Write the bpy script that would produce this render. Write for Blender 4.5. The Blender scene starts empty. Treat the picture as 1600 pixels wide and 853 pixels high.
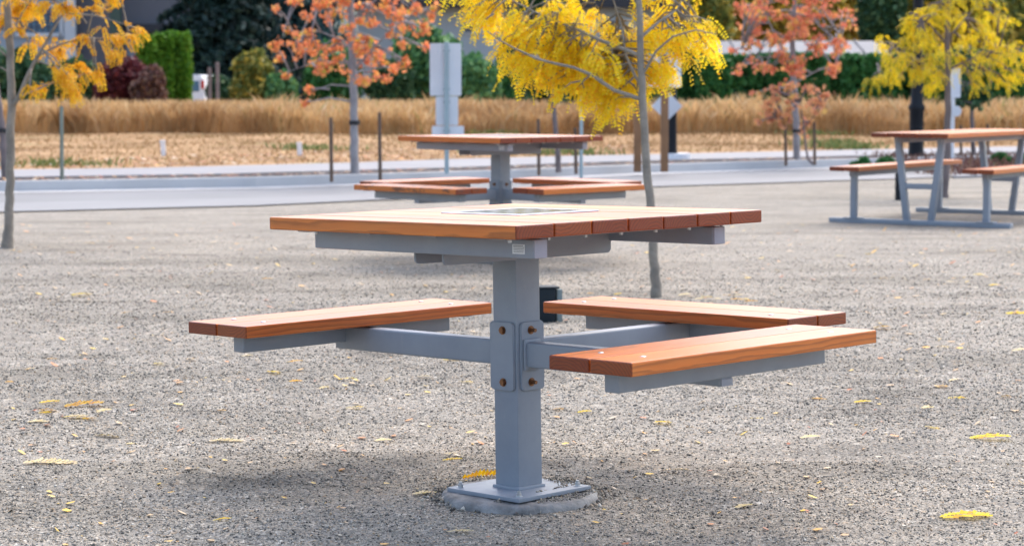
import bpy, bmesh, math, random, zlib
import numpy as np
from mathutils import Vector, Matrix, Euler
random.seed(7); RNG = np.random.default_rng(11)
R_ = math.radians
# ------------------------------------------------------------------ camera, sky, sun, exposure
F, W_PX, H_PX, CAM_H, PITCH = 3388.0, 1600.0, 853.0, 1.205, math.atan((426.5-140)/3388)
S = bpy.context.scene
cam_d = bpy.data.cameras.new('camera'); cam = bpy.data.objects.new('camera', cam_d); S.collection.objects.link(cam)
cam.location = (0, 0, CAM_H); cam.rotation_euler = (math.pi/2-PITCH, 0, 0)
cam_d.sensor_width = 36; cam_d.lens = F/W_PX*36; cam_d.clip_start = .05; cam_d.clip_end = 3000
cam_d.dof.use_dof = True; cam_d.dof.focus_distance = 6.25; cam_d.dof.aperture_fstop = 6.3
S.camera = cam
SUN_EL, SUN_ROT = R_(56), R_(150)         # veiled sun beyond the scene, a little to the right
w = bpy.data.worlds.new('World'); S.world = w; w.use_nodes = True
nt = w.node_tree; nt.nodes.clear()
sky = nt.nodes.new('ShaderNodeTexSky'); sky.sky_type = 'NISHITA'; sky.sun_disc = False
sky.sun_elevation = SUN_EL; sky.sun_rotation = math.pi-SUN_ROT
sky.air_density = 1.0; sky.dust_density = 3.8; sky.ozone_density = .6
bgd = nt.nodes.new('ShaderNodeBackground'); bgd.inputs[1].default_value = .15
wo = nt.nodes.new('ShaderNodeOutputWorld')
nt.links.new(sky.outputs[0], bgd.inputs[0]); nt.links.new(bgd.outputs[0], wo.inputs[0])
sd = bpy.data.lights.new('sun', 'SUN'); sd.energy = .5; sd.angle = R_(110); sd.color = (1, .965, .92)
sun = bpy.data.objects.new('sun', sd); S.collection.objects.link(sun)
dv = Vector((math.sin(SUN_ROT)*math.cos(SUN_EL), -math.cos(SUN_ROT)*math.cos(SUN_EL), math.sin(SUN_EL)))
sun.rotation_euler = dv.to_track_quat('Z', 'Y').to_euler()
vs = S.view_settings; vs.view_transform = 'Standard'; vs.look = 'None'; vs.gamma = 1; vs.use_curve_mapping = False
vs.exposure = 1.5
S.cycles.use_denoising = True
S.cycles.max_bounces = 6; S.cycles.diffuse_bounces = 3; S.cycles.glossy_bounces = 3; S.cycles.transparent_max_bounces = 6

# ------------------------------------------------------------------ photo geometry helpers
cp, sp = math.cos(PITCH), math.sin(PITCH)
def ray(x, y):
    a, b = (x-800)/F, (y-426.5)/F
    return Vector((a, cp-b*sp, -sp-b*cp))
def wp(x, y, z=0.0):
    d = ray(x, y); s = (z-CAM_H)/d.z
    return Vector((d.x*s, d.y*s, z))
def at(x, y, Y):
    d = ray(x, y); s = Y/d.y
    return Vector((d.x*s, Y, CAM_H+d.z*s))
# ------------------------------------------------------------------ object helpers
def link(o): S.collection.objects.link(o); return o
def tag(o, label=None, cat=None, group=None, kind=None):
    for k, v in (('label', label), ('category', cat), ('group', group), ('kind', kind)):
        if v: o[k] = v
    return o
def empty(name, loc=(0, 0, 0), rz=0, **k):
    o = link(bpy.data.objects.new(name, None)); o.location = loc; o.rotation_euler = (0, 0, rz); o.empty_display_size = .1
    return tag(o, **k)
def mesh_np(name, V, faces, mat, parent=None, smooth=False, attrs=None, **k):
    """V (n,3); faces: (m,k) int array or list of lists"""
    me = bpy.data.meshes.new(name); V = np.asarray(V, dtype=np.float32)
    if isinstance(faces, np.ndarray):
        m, q = faces.shape
        me.vertices.add(len(V)); me.vertices.foreach_set('co', V.ravel())
        me.loops.add(m*q); me.loops.foreach_set('vertex_index', faces.astype(np.int32).ravel())
        me.polygons.add(m); me.polygons.foreach_set('loop_start', np.arange(0, m*q, q, dtype=np.int32))
        try: me.polygons.foreach_set('loop_total', np.full(m, q, dtype=np.int32))
        except Exception: pass
        me.update(calc_edges=True); me.validate()
    else:
        me.from_pydata([tuple(map(float, v)) for v in V], [], faces); me.update()
    if smooth: me.polygons.foreach_set('use_smooth', np.ones(len(me.polygons), dtype=bool))
    if attrs:
        for an, arr in attrs.items():
            at_ = me.attributes.new(an, 'FLOAT_VECTOR', 'POINT'); at_.data.foreach_set('vector', np.asarray(arr, dtype=np.float32).ravel())
    if mat: me.materials.append(mat)
    o = link(bpy.data.objects.new(name, me))
    if parent: o.parent = parent
    return tag(o, **k)
class MB:
    """collects shapes into one mesh"""
    def __init__(s): s.bm = bmesh.new(); s.wc = []
    def _add(s, b, M=None):
        if M is not None: b.transform(M)
        me = bpy.data.meshes.new('t'); b.to_mesh(me); b.free(); s.bm.from_mesh(me); bpy.data.meshes.remove(me)
    def box(s, c, size, bev=0.0, M=None, seg=2):
        b = bmesh.new(); bmesh.ops.create_cube(b, size=1)
        bmesh.ops.scale(b, vec=size, verts=b.verts)
        if bev > 0: bmesh.ops.bevel(b, geom=b.edges[:], offset=bev, segments=seg, profile=.6, affect='EDGES')
        bmesh.ops.translate(b, vec=c, verts=b.verts); s._add(b, M); return s
    def cyl(s, c, r, h, n=24, axis='Z', r2=None, bev=0, M=None):
        b = bmesh.new(); bmesh.ops.create_cone(b, cap_ends=True, segments=n, radius1=r, radius2=r if r2 is None else r2, depth=h)
        if bev: bmesh.ops.bevel(b, geom=[e for e in b.edges if abs(e.verts[0].co.z-e.verts[1].co.z) < 1e-6], offset=bev, segments=2, affect='EDGES')
        if axis == 'X': b.transform(Matrix.Rotation(math.pi/2, 4, 'Y'))
        if axis == 'Y': b.transform(Matrix.Rotation(-math.pi/2, 4, 'X'))
        bmesh.ops.translate(b, vec=c, verts=b.verts); s._add(b, M); return s
    def prism(s, pts, d, M=None, bev=0):
        """outline in XY extruded +-d/2 in Z"""
        b = bmesh.new(); vb = [b.verts.new((x, y, -d/2)) for x, y in pts]; vt = [b.verts.new((x, y, d/2)) for x, y in pts]
        b.faces.new(vb[::-1]); b.faces.new(vt); n = len(pts)
        for i in range(n): b.faces.new((vb[i], vb[(i+1) % n], vt[(i+1) % n], vt[i]))
        if bev: bmesh.ops.bevel(b, geom=b.edges[:], offset=bev, segments=2, affect='EDGES')
        s._add(b, M); return s
    def lathe(s, prof, n=24, c=(0, 0, 0)):
        b = bmesh.new(); rings = []
        for r, z in prof: rings.append([b.verts.new((c[0]+r*math.cos(2*math.pi*i/n), c[1]+r*math.sin(2*math.pi*i/n), c[2]+z)) for i in range(n)])
        for a, q in zip(rings, rings[1:]):
            for i in range(n): b.faces.new((a[i], a[(i+1) % n], q[(i+1) % n], q[i]))
        b.faces.new(rings[0][::-1]); b.faces.new(rings[-1]); s._add(b); return s
    def tube(s, P, rad, n=10, jit=0):
        b = bmesh.new(); P = [Vector(p) for p in P]; rings = []; ref = Vector((.3, 1, .1)).normalized()
        for i, p in enumerate(P):
            t = (P[min(i+1, len(P)-1)]-P[max(i-1, 0)]).normalized()
            u = t.cross(ref); u = u.normalized() if u.length > .05 else t.cross(Vector((1, 0, 0))).normalized(); v = t.cross(u)
            r = rad[i] if hasattr(rad, '__len__') else rad
            rings.append([b.verts.new(p+(u*math.cos(2*math.pi*k/n)+v*math.sin(2*math.pi*k/n))*r*(1+random.uniform(-jit, jit))) for k in range(n)])
        for a, q in zip(rings, rings[1:]):
            for k in range(n): b.faces.new((a[k], a[(k+1) % n], q[(k+1) % n], q[k]))
        b.faces.new(rings[0][::-1]); b.faces.new(rings[-1])
        bmesh.ops.recalc_face_normals(b, faces=b.faces[:]); s._add(b); return s
    def build(s, name, mat, parent=None, smooth=False, ang=None, **k):
        me = bpy.data.meshes.new(name); s.bm.to_mesh(me); s.bm.free()
        if smooth: me.polygons.foreach_set('use_smooth', np.ones(len(me.polygons), dtype=bool))
        if ang:
            me.polygons.foreach_set('use_smooth', np.ones(len(me.polygons), dtype=bool))
            try: me.set_sharp_from_angle(angle=R_(ang))
            except Exception: pass
        for m in (mat if isinstance(mat, (list, tuple)) else [mat]): me.materials.append(m)
        o = link(bpy.data.objects.new(name, me))
        if parent: o.parent = parent
        return tag(o, **k)
# ------------------------------------------------------------------ node helpers
class NT:
    def __init__(s, name):
        s.m = bpy.data.materials.new(name); s.m.use_nodes = True; s.t = s.m.node_tree; s.t.nodes.clear()
        s.out = s.t.nodes.new('ShaderNodeOutputMaterial')
    def n(s, ty, **k):
        nd = s.t.nodes.new('ShaderNode'+ty)
        for a, v in k.items():
            if a.startswith('i_'):
                key = a[2:]; key = int(key) if key.isdigit() else key.replace('_', ' ')
                nd.inputs[key].default_value = v
            else: setattr(nd, a, v)
        return nd
    def l(s, a, b): s.t.links.new(a, b)
    def math(s, op, a, b=None, c=None):
        nd = s.n('Math', operation=op)
        for i, v in enumerate((a, b, c)):
            if v is None: continue
            if isinstance(v, (int, float)): nd.inputs[i].default_value = v
            else: s.l(v, nd.inputs[i])
        return nd.outputs[0]
    def ramp(s, fac, stops, interp='LINEAR'):
        nd = s.n('ValToRGB'); cr = nd.color_ramp; cr.interpolation = interp
        while len(cr.elements) < len(stops): cr.elements.new(.5)
        for e, (p, c) in zip(cr.elements, stops): e.position = p; e.color = (*c, 1) if len(c) == 3 else c
        s.l(fac, nd.inputs[0]); return nd.outputs[0]
    def mix(s, fac, a, b, mode='MIX'):
        nd = s.n('Mix', data_type='RGBA', blend_type=mode)
        for i, v in ((0, fac), (6, a), (7, b)):
            if isinstance(v, (int, float)): nd.inputs[i].default_value = v
            elif isinstance(v, tuple): nd.inputs[i].default_value = (*v, 1)
            else: s.l(v, nd.inputs[i])
        return nd.outputs[2]
    def noise(s, vec, scale, detail=3, rough=.5, dist=0):
        nd = s.n('TexNoise'); nd.inputs['Scale'].default_value = scale; nd.inputs['Detail'].default_value = detail
        nd.inputs['Roughness'].default_value = rough; nd.inputs['Distortion'].default_value = dist
        if vec is not None: s.l(vec, nd.inputs['Vector'])
        return nd.outputs[0]
    def scale(s, vec, sc):
        nd = s.n('Mapping'); nd.inputs['Scale'].default_value = sc; s.l(vec, nd.inputs[0]); return nd.outputs[0]
    def bump(s, h, strength=.3, dist=.01):
        nd = s.n('Bump'); nd.inputs['Strength'].default_value = strength; nd.inputs['Distance'].default_value = dist
        s.l(h, nd.inputs['Height']); return nd.outputs[0]
    def bsdf(s, color, rough=.6, metal=0, spec=.5, normal=None, coat=0, coat_r=.2, trans=0):
        b = s.n('BsdfPrincipled')
        for key, v in (('Base Color', color), ('Roughness', rough)):
            if isinstance(v, (int, float)): b.inputs[key].default_value = v
            elif isinstance(v, tuple): b.inputs[key].default_value = (*v, 1)
            else: s.l(v, b.inputs[key])
        b.inputs['Metallic'].default_value = metal; b.inputs['Specular IOR Level'].default_value = spec
        b.inputs['Coat Weight'].default_value = coat; b.inputs['Coat Roughness'].default_value = coat_r
        if normal is not None: s.l(normal, b.inputs['Normal'])
        sh = b.outputs[0]
        if trans:
            t = s.n('BsdfTranslucent'); mx = s.n('MixShader'); mx.inputs[0].default_value = trans
            if isinstance(color, tuple): t.inputs[0].default_value = (*color, 1)
            else: s.l(color, t.inputs[0])
            s.l(sh, mx.inputs[1]); s.l(t.outputs[0], mx.inputs[2]); sh = mx.outputs[0]
        s.l(sh, s.out.inputs[0]); return s.m
def simple(name, c, rough=.6, var=.12, sc=6., metal=0, bump=0., bsc=60., bd=.004, spec=.5, coat=0):
    t = NT(name); co = t.n('TexCoord').outputs['Object']
    n = t.noise(co, sc, 5, .6); lo = tuple(x*(1-var) for x in c); hi = tuple(min(1, x*(1+var)) for x in c)
    col = t.ramp(n, [(.3, lo), (.7, hi)]); r = t.math('ADD', t.math('MULTIPLY', t.noise(co, sc*4, 4), .16), rough-.08)
    nm = t.bump(t.noise(co, bsc, 4, .6), bump, bd) if bump else None
    return t.bsdf(col, r, metal, spec, nm, coat)
def leafmat(name, stops, rough=.55, trans=.5, patch=None):
    t = NT(name); g = t.n('NewGeometry'); r = g.outputs['Random Per Island']
    col = t.ramp(r, stops)
    if patch:
        n = t.noise(t.n('TexCoord').outputs['Object'], patch[0], 2); col = t.mix(t.ramp(n, [(.45, (0, 0, 0)), (.62, (1, 1, 1))]), col, patch[1])
    return t.bsdf(col, rough, trans=trans, spec=.3)
# ------------------------------------------------------------------ materials
def gravel_mat(name, stone=False):
    t = NT(name)
    geo = t.n('NewGeometry'); P = geo.outputs['Position']
    stops = [(0, (.05, .048, .044)), (.15, (.125, .12, .11)), (.34, (.25, .232, .196)), (.54, (.36, .328, .27)), (.68, (.265, .26, .245)), (.82, (.50, .465, .395)), (.90, (.40, .29, .18)), (1, (.76, .72, .63))]
    # damp and dusty patches of the yard, shared by the sheet and its loose stones
    damp = t.ramp(t.noise(t.scale(P, (1, 1.7, 0)), 1.05, 7, .68, .25), [(.31, (.62, .61, .60)), (.43, (.90, .90, .90)), (.56, (1, 1, 1)), (.68, (1.0, .99, .97))])
    far = t.ramp(t.noise(t.scale(P, (.45, 1.6, 0)), .8, 5, .65), [(.38, (.80, .80, .79)), (.52, (1, 1, 1))])
    if stone:
        return t.bsdf(t.mix(1., t.mix(1., t.ramp(geo.outputs['Random Per Island'], stops), damp, 'MULTIPLY'), far, 'MULTIPLY'), .8, spec=.25)
    def cells(sc):
        v = t.n('TexVoronoi', feature='F1'); v.inputs['Scale'].default_value = sc; t.l(P, v.inputs['Vector'])
        sep = t.n('SeparateColor'); t.l(v.outputs['Color'], sep.inputs[0]); return sep.outputs[0], v.outputs['Distance']
    c1, d1 = cells(125); c2, d2 = cells(290); c3, d3 = cells(48)
    col1, col2, col3 = t.ramp(c1, stops), t.ramp(c2, stops), t.ramp(c3, stops)
    m1 = t.ramp(t.noise(P, 60, 2), [(.45, (0, 0, 0)), (.55, (1, 1, 1))])
    col = t.mix(m1, col1, col2); col = t.mix(t.ramp(t.noise(P, 14, 3), [(.5, (0, 0, 0)), (.66, (.6, .6, .6))]), col, col3)
    # fine pale dust in broad patches, streaked across
    n1 = t.noise(t.scale(P, (.5, 1.5, 1)), .9, 6, .62)
    col = t.mix(t.ramp(n1, [(.46, (0, 0, 0)), (.72, (.38, .38, .38))]), col, (.29, .268, .23))
    n2 = t.noise(t.scale(P, (1, 1.8, 1)), 1.9, 8, .78, .2)
    col = t.mix(t.ramp(n2, [(.30, (.42, .42, .42)), (.50, (0, 0, 0))]), col, (.10, .094, .082))
    n3 = t.noise(t.scale(P, (.3, .8, 1)), .5, 3)
    col = t.mix(t.ramp(n3, [(.52, (0, 0, 0)), (.7, (.35, .35, .35))]), col, (.28, .255, .21))
    col = t.mix(1., t.mix(1., col, damp, 'MULTIPLY'), far, 'MULTIPLY')
    h = t.math('ADD', t.math('MULTIPLY', d1, -.5), t.math('ADD', t.math('MULTIPLY', d2, -.3), t.math('MULTIPLY', t.noise(P, 18, 5, .7), 1.6)))
    return t.bsdf(col, .9, spec=.2, normal=t.bump(h, .75, .006))
def wood_mat(name, weather=False):
    t = NT(name)
    a = t.n('Attribute', attribute_name='wc'); wc = a.outputs['Vector']
    geo = t.n('NewGeometry'); isl = geo.outputs['Random Per Island']
    nz = t.noise(t.scale(wc, (2.2, 14, 14)), 1.6, 3, .5)
    sx = t.n('SeparateXYZ'); t.l(wc, sx.inputs[0])
    r = t.math('SQRT', t.math('ADD', t.math('POWER', sx.outputs[1], 2.), t.math('POWER', sx.outputs[2], 2.)))
    r = t.math('ADD', r, t.math('MULTIPLY', nz, .022))
    ring = t.math('FRACT', t.math('MULTIPLY', r, 105.))
    ringc = t.ramp(ring, [(0, (.58, .58, .58)), (.12, (1, 1, 1)), (.6, (.84, .84, .84)), (.9, (.48, .48, .48)), (1, (.56, .56, .56))])
    base = t.ramp(isl, [(0, (.72, .170, .018)), (.25, (.52, .105, .011)), (.5, (.78, .235, .028)), (.75, (.62, .135, .014)), (1, (.44, .085, .010))])
    big = t.noise(t.scale(wc, (3, 22, 22)), 1.3, 4, .6)
    base = t.mix(t.ramp(big, [(.35, (0, 0, 0)), (.7, (.5, .5, .5))]), base, (.66, .24, .05))
    col = t.mix(.8, base, ringc, 'MULTIPLY')
    # end grain drinks more oil: redder and darker (faces whose normal runs along the board)
    e = t.n('Attribute', attribute_name='eg'); 
    eg = t.n('SeparateXYZ'); t.l(e.outputs['Vector'], eg.inputs[0])
    fib = t.noise(t.scale(wc, (3, 420, 420)), 1.0, 2)
    col = t.mix(t.math('MULTIPLY', t.math('SUBTRACT', fib, .35), .4), col, (.25, .07, .025))
    ecol = t.mix(.85, col, (.27, .12, .09), 'MULTIPLY')
    col = t.mix(eg.outputs[0], col, ecol)
    if weather:
        n = t.noise(t.scale(wc, (4, 9, 9)), 2.5, 4, .6)
        col = t.mix(t.ramp(n, [(.52, (0, 0, 0)), (.6, (.85, .85, .85))]), col, (.09, .035, .02))
    rough = t.math('ADD', t.math('MULTIPLY', big, .2), .45)
    SHEEN.append(t)
    return t.bsdf(col, rough, spec=.2, coat=.6, coat_r=.36, normal=t.bump(t.math('ADD', t.math('MULTIPLY', ring, .3), fib), .18, .0015))
M = {}
SHEEN = []
def steel():
    t = NT('grey_powder_coat'); co = t.n('TexCoord').outputs['Object']
    col = t.ramp(t.noise(co, 5, 6, .65), [(.3, (.215, .25, .30)), (.7, (.27, .31, .36))])
    dust = t.ramp(t.noise(t.scale(co, (1, 1, .35)), 26, 8, .8), [(.60, (0, 0, 0)), (.78, (.5, .5, .5))])
    col = t.mix(dust, col, (.36, .37, .37))
    sp_ = t.ramp(t.noise(co, 210, 3, .6), [(.70, (0, 0, 0)), (.76, (.6, .6, .6))]); col = t.mix(sp_, col, (.13, .14, .15))
    rough = t.math('ADD', t.math('MULTIPLY', t.noise(co, 16, 6, .7), .30), .28)
    return t.bsdf(col, rough, spec=.5, normal=t.bump(t.noise(co, 90, 4, .6), .12, .001))
M['gravel'] = gravel_mat('gravel'); M['pebble'] = gravel_mat('pebble', True)
M['wood'] = wood_mat('oiled_cedar'); M['wood_dark'] = wood_mat('stained_cedar', True)
for t_ in SHEEN:
    b_ = [n for n in t_.t.nodes if n.type == 'BSDF_PRINCIPLED'][0]; b_.inputs['Sheen Weight'].default_value = .12; b_.inputs['Sheen Roughness'].default_value = .13; b_.inputs['Sheen Tint'].default_value = (1, .95, .9, 1)
M['grey'] = steel()
M['greycap'] = simple('grey_plastic_cap', (.30, .33, .39), .5, .03)
M['zinc'] = simple('zinc_steel', (.52, .54, .56), .35, .1, 40, metal=.8)
M['copperbolt'] = simple('yellow_zinc_bolt', (.22, .11, .055), .42, .25, 120, metal=.8)
M['label'] = simple('foil_label', (.62, .66, .68), .35, .04)
M['ink'] = simple('grey_print', (.22, .24, .26), .5, .05)
M['concrete'] = simple('footing_concrete', (.25, .25, .245), .95, .55, 13, bump=1., bsc=55, bd=.006)
M['kerb'] = simple('kerb_concrete', (.47, .475, .48), .8, .10, 1.2, bump=.15)
M['walk'] = simple('sidewalk_concrete', (.25, .25, .26), .85, .08, 1.0, bump=.15)
M['asphalt'] = simple('pale_asphalt', (.175, .178, .182), .75, .10, .8, bump=.2, bsc=30)
M['apron'] = simple('concrete_apron', (.222, .224, .228), .8, .08, .9, bump=.15)
M['black'] = simple('black_paint', (.006, .009, .014), .5, .2, 8, spec=.3)
M['darkgreen'] = simple('dark_green_box', (.004, .012, .019), .5, .2, 8, spec=.3)
M['boxside'] = simple('grey_green_box', (.16, .20, .20), .5, .1, 8)
M['post_wood'] = simple('brown_post', (.26, .135, .065), .75, .25, 3, bump=.3, bsc=20)
M['stake'] = simple('brown_stake', (.13, .085, .06), .8, .2, 3)
M['stake_g'] = simple('greenish_stake', (.19, .22, .18), .8, .2, 3)
M['signback'] = simple('sign_aluminium', (.66, .69, .73), .5, .06, 2)
M['signpole'] = simple('galvanised_pole', (.32, .42, .45), .45, .1, 5)
M['white'] = simple('white_paint', (.80, .82, .85), .5, .03)
M['rubber'] = simple('black_rubber', (.02, .02, .022), .7, .1)
M['bark'] = simple('grey_bark', (.25, .222, .185), .85, .30, 9, bump=.7, bsc=45, bd=.01)
M['bark_pale'] = simple('pale_bark', (.30, .285, .29), .8, .22, 7, bump=.4, bsc=30)
M['bark_dark'] = simple('dark_bark', (.18, .145, .14), .85, .25, 8, bump=.4)
M['yellow'] = leafmat('yellow_locust_leaf', [(0, (.96, .66, .012)), (.3, (.98, .76, .02)), (.55, (.90, .70, .03)), (.75, (.98, .82, .06)), (.95, (.92, .46, .02)), (1, (.64, .62, .05))])
M['gold'] = leafmat('golden_locust_leaf', [(0, (.80, .42, .012)), (.35, (.84, .54, .02)), (.6, (.76, .36, .02)), (.8, (.82, .6, .04)), (1, (.68, .26, .05))])
M['lime'] = leafmat('greenish_yellow_leaf', [(0, (.84, .58, .02)), (.3, (.90, .66, .02)), (.55, (.68, .62, .03)), (.75, (.92, .64, .03)), (.92, (.50, .54, .04)), (1, (.88, .46, .02))])
M['coral'] = leafmat('coral_maple_leaf', [(0, (.84, .29, .13)), (.3, (.88, .36, .15)), (.5, (.78, .23, .11)), (.7, (.88, .40, .15)), (.92, (.80, .46, .10)), (1, (.5, .46, .08))])
M['pink'] = leafmat('pink_maple_leaf', [(0, (.78, .26, .16)), (.3, (.84, .33, .17)), (.5, (.70, .20, .13)), (.75, (.84, .38, .16)), (.93, (.78, .44, .12)), (1, (.46, .38, .1))])
M['orange'] = leafmat('orange_maple_leaf', [(0, (.70, .31, .17)), (.4, (.74, .37, .17)), (.7, (.64, .27, .17)), (1, (.7, .46, .14))])
M['g_dark'] = leafmat('dark_green_leaf', [(0, (0.022, 0.066, 0.030)), (.5, (0.041, 0.112, 0.049)), (.85, (0.075, 0.160, 0.066)), (1, (0.131, 0.225, 0.085))], trans=.15)
M['g_mid'] = leafmat('mid_green_leaf', [(0, (0.049, 0.146, 0.061)), (.5, (0.098, 0.244, 0.098)), (.85, (0.171, 0.366, 0.122)), (1, (0.293, 0.488, 0.146))], trans=.2)
M['g_cedar'] = leafmat('cedar_green', [(0, (0.053, 0.150, 0.012)), (.5, (0.106, 0.256, 0.018)), (.85, (0.166, 0.346, 0.030)), (1, (0.256, 0.420, 0.044))], trans=.15)
M['g_hedge'] = leafmat('hedge_green', [(0, (0.024, 0.103, 0.027)), (.5, (0.045, 0.170, 0.045)), (.85, (0.079, 0.251, 0.069)), (1, (0.115, 0.319, 0.091))], trans=.15)
M['spruce'] = leafmat('dark_spruce', [(0, (.006, .018, .016)), (.5, (.012, .034, .028)), (.85, (.022, .055, .045)), (1, (.035, .075, .055))], trans=.05)
M['bluespruce'] = leafmat('blue_spruce', [(0, (0.019, 0.052, 0.055)), (.5, (0.039, 0.098, 0.101)), (.85, (0.065, 0.143, 0.143)), (1, (0.091, 0.182, 0.169))], trans=.05)
M['burgundy'] = leafmat('burgundy_leaf', [(0, (0.058, 0.012, 0.017)), (.5, (0.122, 0.023, 0.031)), (.85, (0.187, 0.043, 0.043)), (1, (0.259, 0.086, 0.058))], trans=.2)
M['brownshrub'] = leafmat('brown_shrub_leaf', [(0, (0.084, 0.042, 0.036)), (.5, (0.156, 0.072, 0.060)), (.85, (0.216, 0.120, 0.084)), (1, (0.264, 0.168, 0.096))], trans=.2)
M['olive'] = leafmat('olive_leaf', [(0, (0.098, 0.130, 0.033)), (.4, (0.195, 0.227, 0.049)), (.75, (0.325, 0.293, 0.065)), (1, (0.617, 0.455, 0.081))], trans=.25)
M['oliveyel'] = leafmat('olive_yellow_leaf', [(0, (0.203, 0.203, 0.051)), (.4, (0.507, 0.372, 0.051)), (.75, (0.710, 0.507, 0.051)), (1, (0.372, 0.237, 0.085))], trans=.25)
M['strawblade'] = leafmat('straw_blade', [(0, (.48, .30, .13)), (.3, (.68, .47, .23)), (.6, (.76, .54, .29)), (.85, (.52, .31, .13)), (.94, (.78, .62, .42)), (1, (.30, .31, .10))], rough=.8, trans=.25, patch=(.35, (.46, .28, .13)))
M['drygrass'] = leafmat('short_dry_grass', [(0, (.26, .155, .07)), (.4, (.42, .27, .13)), (.9, (.32, .195, .09)), (1, (.18, .2, .05))], rough=.8, trans=.2)
M['greentuft'] = leafmat('green_tuft', [(0, (.10, .17, .05)), (.6, (.18, .24, .08)), (1, (.32, .30, .12))], rough=.8, trans=.2)
M['litter'] = leafmat('leaf_litter', [(0, (.42, .10, .06)), (.25, (.55, .2, .09)), (.45, (.6, .4, .2)), (.6, (.7, .68, .62)), (.75, (.4, .22, .13)), (.9, (.75, .42, .05)), (1, (.5, .48, .44))], trans=.1)
M['crumb'] = leafmat('leaf_crumb', [(0, (.50, .14, .06)), (.2, (.62, .30, .10)), (.45, (.55, .40, .22)), (.65, (.80, .55, .06)), (.8, (.75, .38, .05)), (1, (.62, .56, .44))], trans=.1)
M['mulch'] = simple('dark_mulch', (.045, .032, .030), .9, .4, 12, bump=.8, bsc=30, bd=.02)
def bank_mat():
    t = NT('dry_bank'); P = t.n('NewGeometry').outputs['Position']
    n = t.noise(t.scale(P, (.7, 1.4, 1)), 1.1, 6, .65)
    col = t.ramp(n, [(.3, (.16, .10, .052)), (.43, (.30, .19, .10)), (.56, (.42, .275, .15)), (.75, (.36, .235, .13))])
    g = t.noise(t.scale(P, (.35, 1.1, 1)), .9, 5, .6)
    col = t.mix(t.ramp(g, [(.60, (0, 0, 0)), (.68, (.6, .6, .6))]), col, (.17, .20, .08))
    return t.bsdf(col, .95, spec=.1, normal=t.bump(t.noise(P, 7, 5, .7), .6, .05))
M['bank'] = bank_mat()
M['hill'] = simple('brown_green_hill', (.05, .065, .045), .95, .45, .15)
M['siding'] = simple('blue_grey_siding', (.26, .32, .39), .7, .06, 1)
M['taupe'] = simple('taupe_siding', (.16, .16, .18), .75, .06, 1)
M['fascia'] = simple('dark_fascia', (.025, .027, .035), .6, .1, 1)
M['bggrey'] = simple('pale_grey_siding', (.42, .47, .50), .75, .06, 1)
M['trimw'] = simple('white_trim', (.5, .54, .58), .5, .04)
M['greenpost'] = simple('green_post', (.05, .085, .065), .6, .1)
M['pane'] = simple('blue_window_blind', (.08, .17, .26), .25, .2, 1.2)
M['bluegrid'] = simple('navy_glazing_bar', (.03, .05, .09), .4, .1)
M['roofpale'] = simple('pale_metal_roof', (.10, .115, .14), .6, .08, .6)
M['redlens'] = simple('red_tail_lens', (.5, .02, .02), .2, .1)
M['glass'] = simple('dark_glass', (.03, .04, .05), .1, .1)
def checker():
    t = NT('checker_board'); co = t.n('TexCoord').outputs['Object']; c = t.n('TexChecker'); c.inputs['Scale'].default_value = 1
    c.inputs['Color1'].default_value = (.30, .34, .34, 1); c.inputs['Color2'].default_value = (.62, .66, .68, 1)
    mp = t.n('Mapping'); mp.inputs['Scale'].default_value = (8/.28,)*3; mp.inputs['Location'].default_value = (0, 0, .5); t.l(co, mp.inputs[0]); t.l(mp.outputs[0], c.inputs[0])
    return t.bsdf(c.outputs[0], .14, .45)
M['checker'] = checker()
# ------------------------------------------------------------------ value noise for terrain
def vnoise(x, y, seed=0):
    r = np.random.default_rng(seed).random((64, 64)); x = x % 64; y = y % 64
    xi = np.floor(x).astype(int); yi = np.floor(y).astype(int); fx = x-xi; fy = y-yi
    fx = fx*fx*(3-2*fx); fy = fy*fy*(3-2*fy); g = lambda a, b: r[a % 64, b % 64]
    return (g(xi, yi)*(1-fx)+g(xi+1, yi)*fx)*(1-fy)+(g(xi, yi+1)*(1-fx)+g(xi+1, yi+1)*fx)*fy-.5
T_LOC = Vector((.0208, 0, 0))
def ground_h(x, y):
    x = np.asarray(x, float); y = np.asarray(y, float)
    a = np.clip((17-y)/6, 0, 1)
    h = .030*vnoise(x*.9+3, y*1.1, 1)+.024*vnoise(x*2.2, y*3.4+9, 2)+.014*vnoise(x*6, y*9, 3)+.008*vnoise(x*16, y*19, 4)+.005*vnoise(x*37, y*41, 5)
    # tyre-like ridge crossing in front
    d = (y-6.9-.22*x-.1*np.sin(x*1.3)); h += .012*np.exp(-(d/.06)**2)-.010*np.exp(-((d+.12)/.07)**2)
    d = (y-5.55+.1*x); h += .010*np.exp(-(d/.05)**2)-.008*np.exp(-((d-.1)/.05)**2)
    r = np.hypot(x-.02, y-6.35); k = np.clip((r-.25)/.35, 0, 1); h = h*k + .004*(1-k)
    return h*a
# ground sheet -----------------------------------------------------
def axis(parts): return np.unique(np.round(np.concatenate([np.linspace(a, b, n) for a, b, n in parts]), 4))
gx = axis([(-600, -60, 10), (-60, -8, 14), (-8, -2.6, 50), (-2.6, 2.6, 200), (2.6, 8, 50), (8, 60, 14), (60, 600, 10)])
gy = axis([(-200, 0, 12), (0, 4, 20), (4, 10, 260), (10, 18, 120), (18, 60, 30), (60, 900, 20)])
X, Y = np.meshgrid(gx, gy, indexing='ij'); Z = ground_h(X, Y)
idx = np.arange(X.size).reshape(X.shape)
fc = np.stack([idx[:-1, :-1], idx[1:, :-1], idx[1:, 1:], idx[:-1, 1:]], -1).reshape(-1, 4)
mesh_np('ground', np.stack([X, Y, Z], -1).reshape(-1, 3), fc, M['gravel'], smooth=True, kind='structure')
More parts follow.
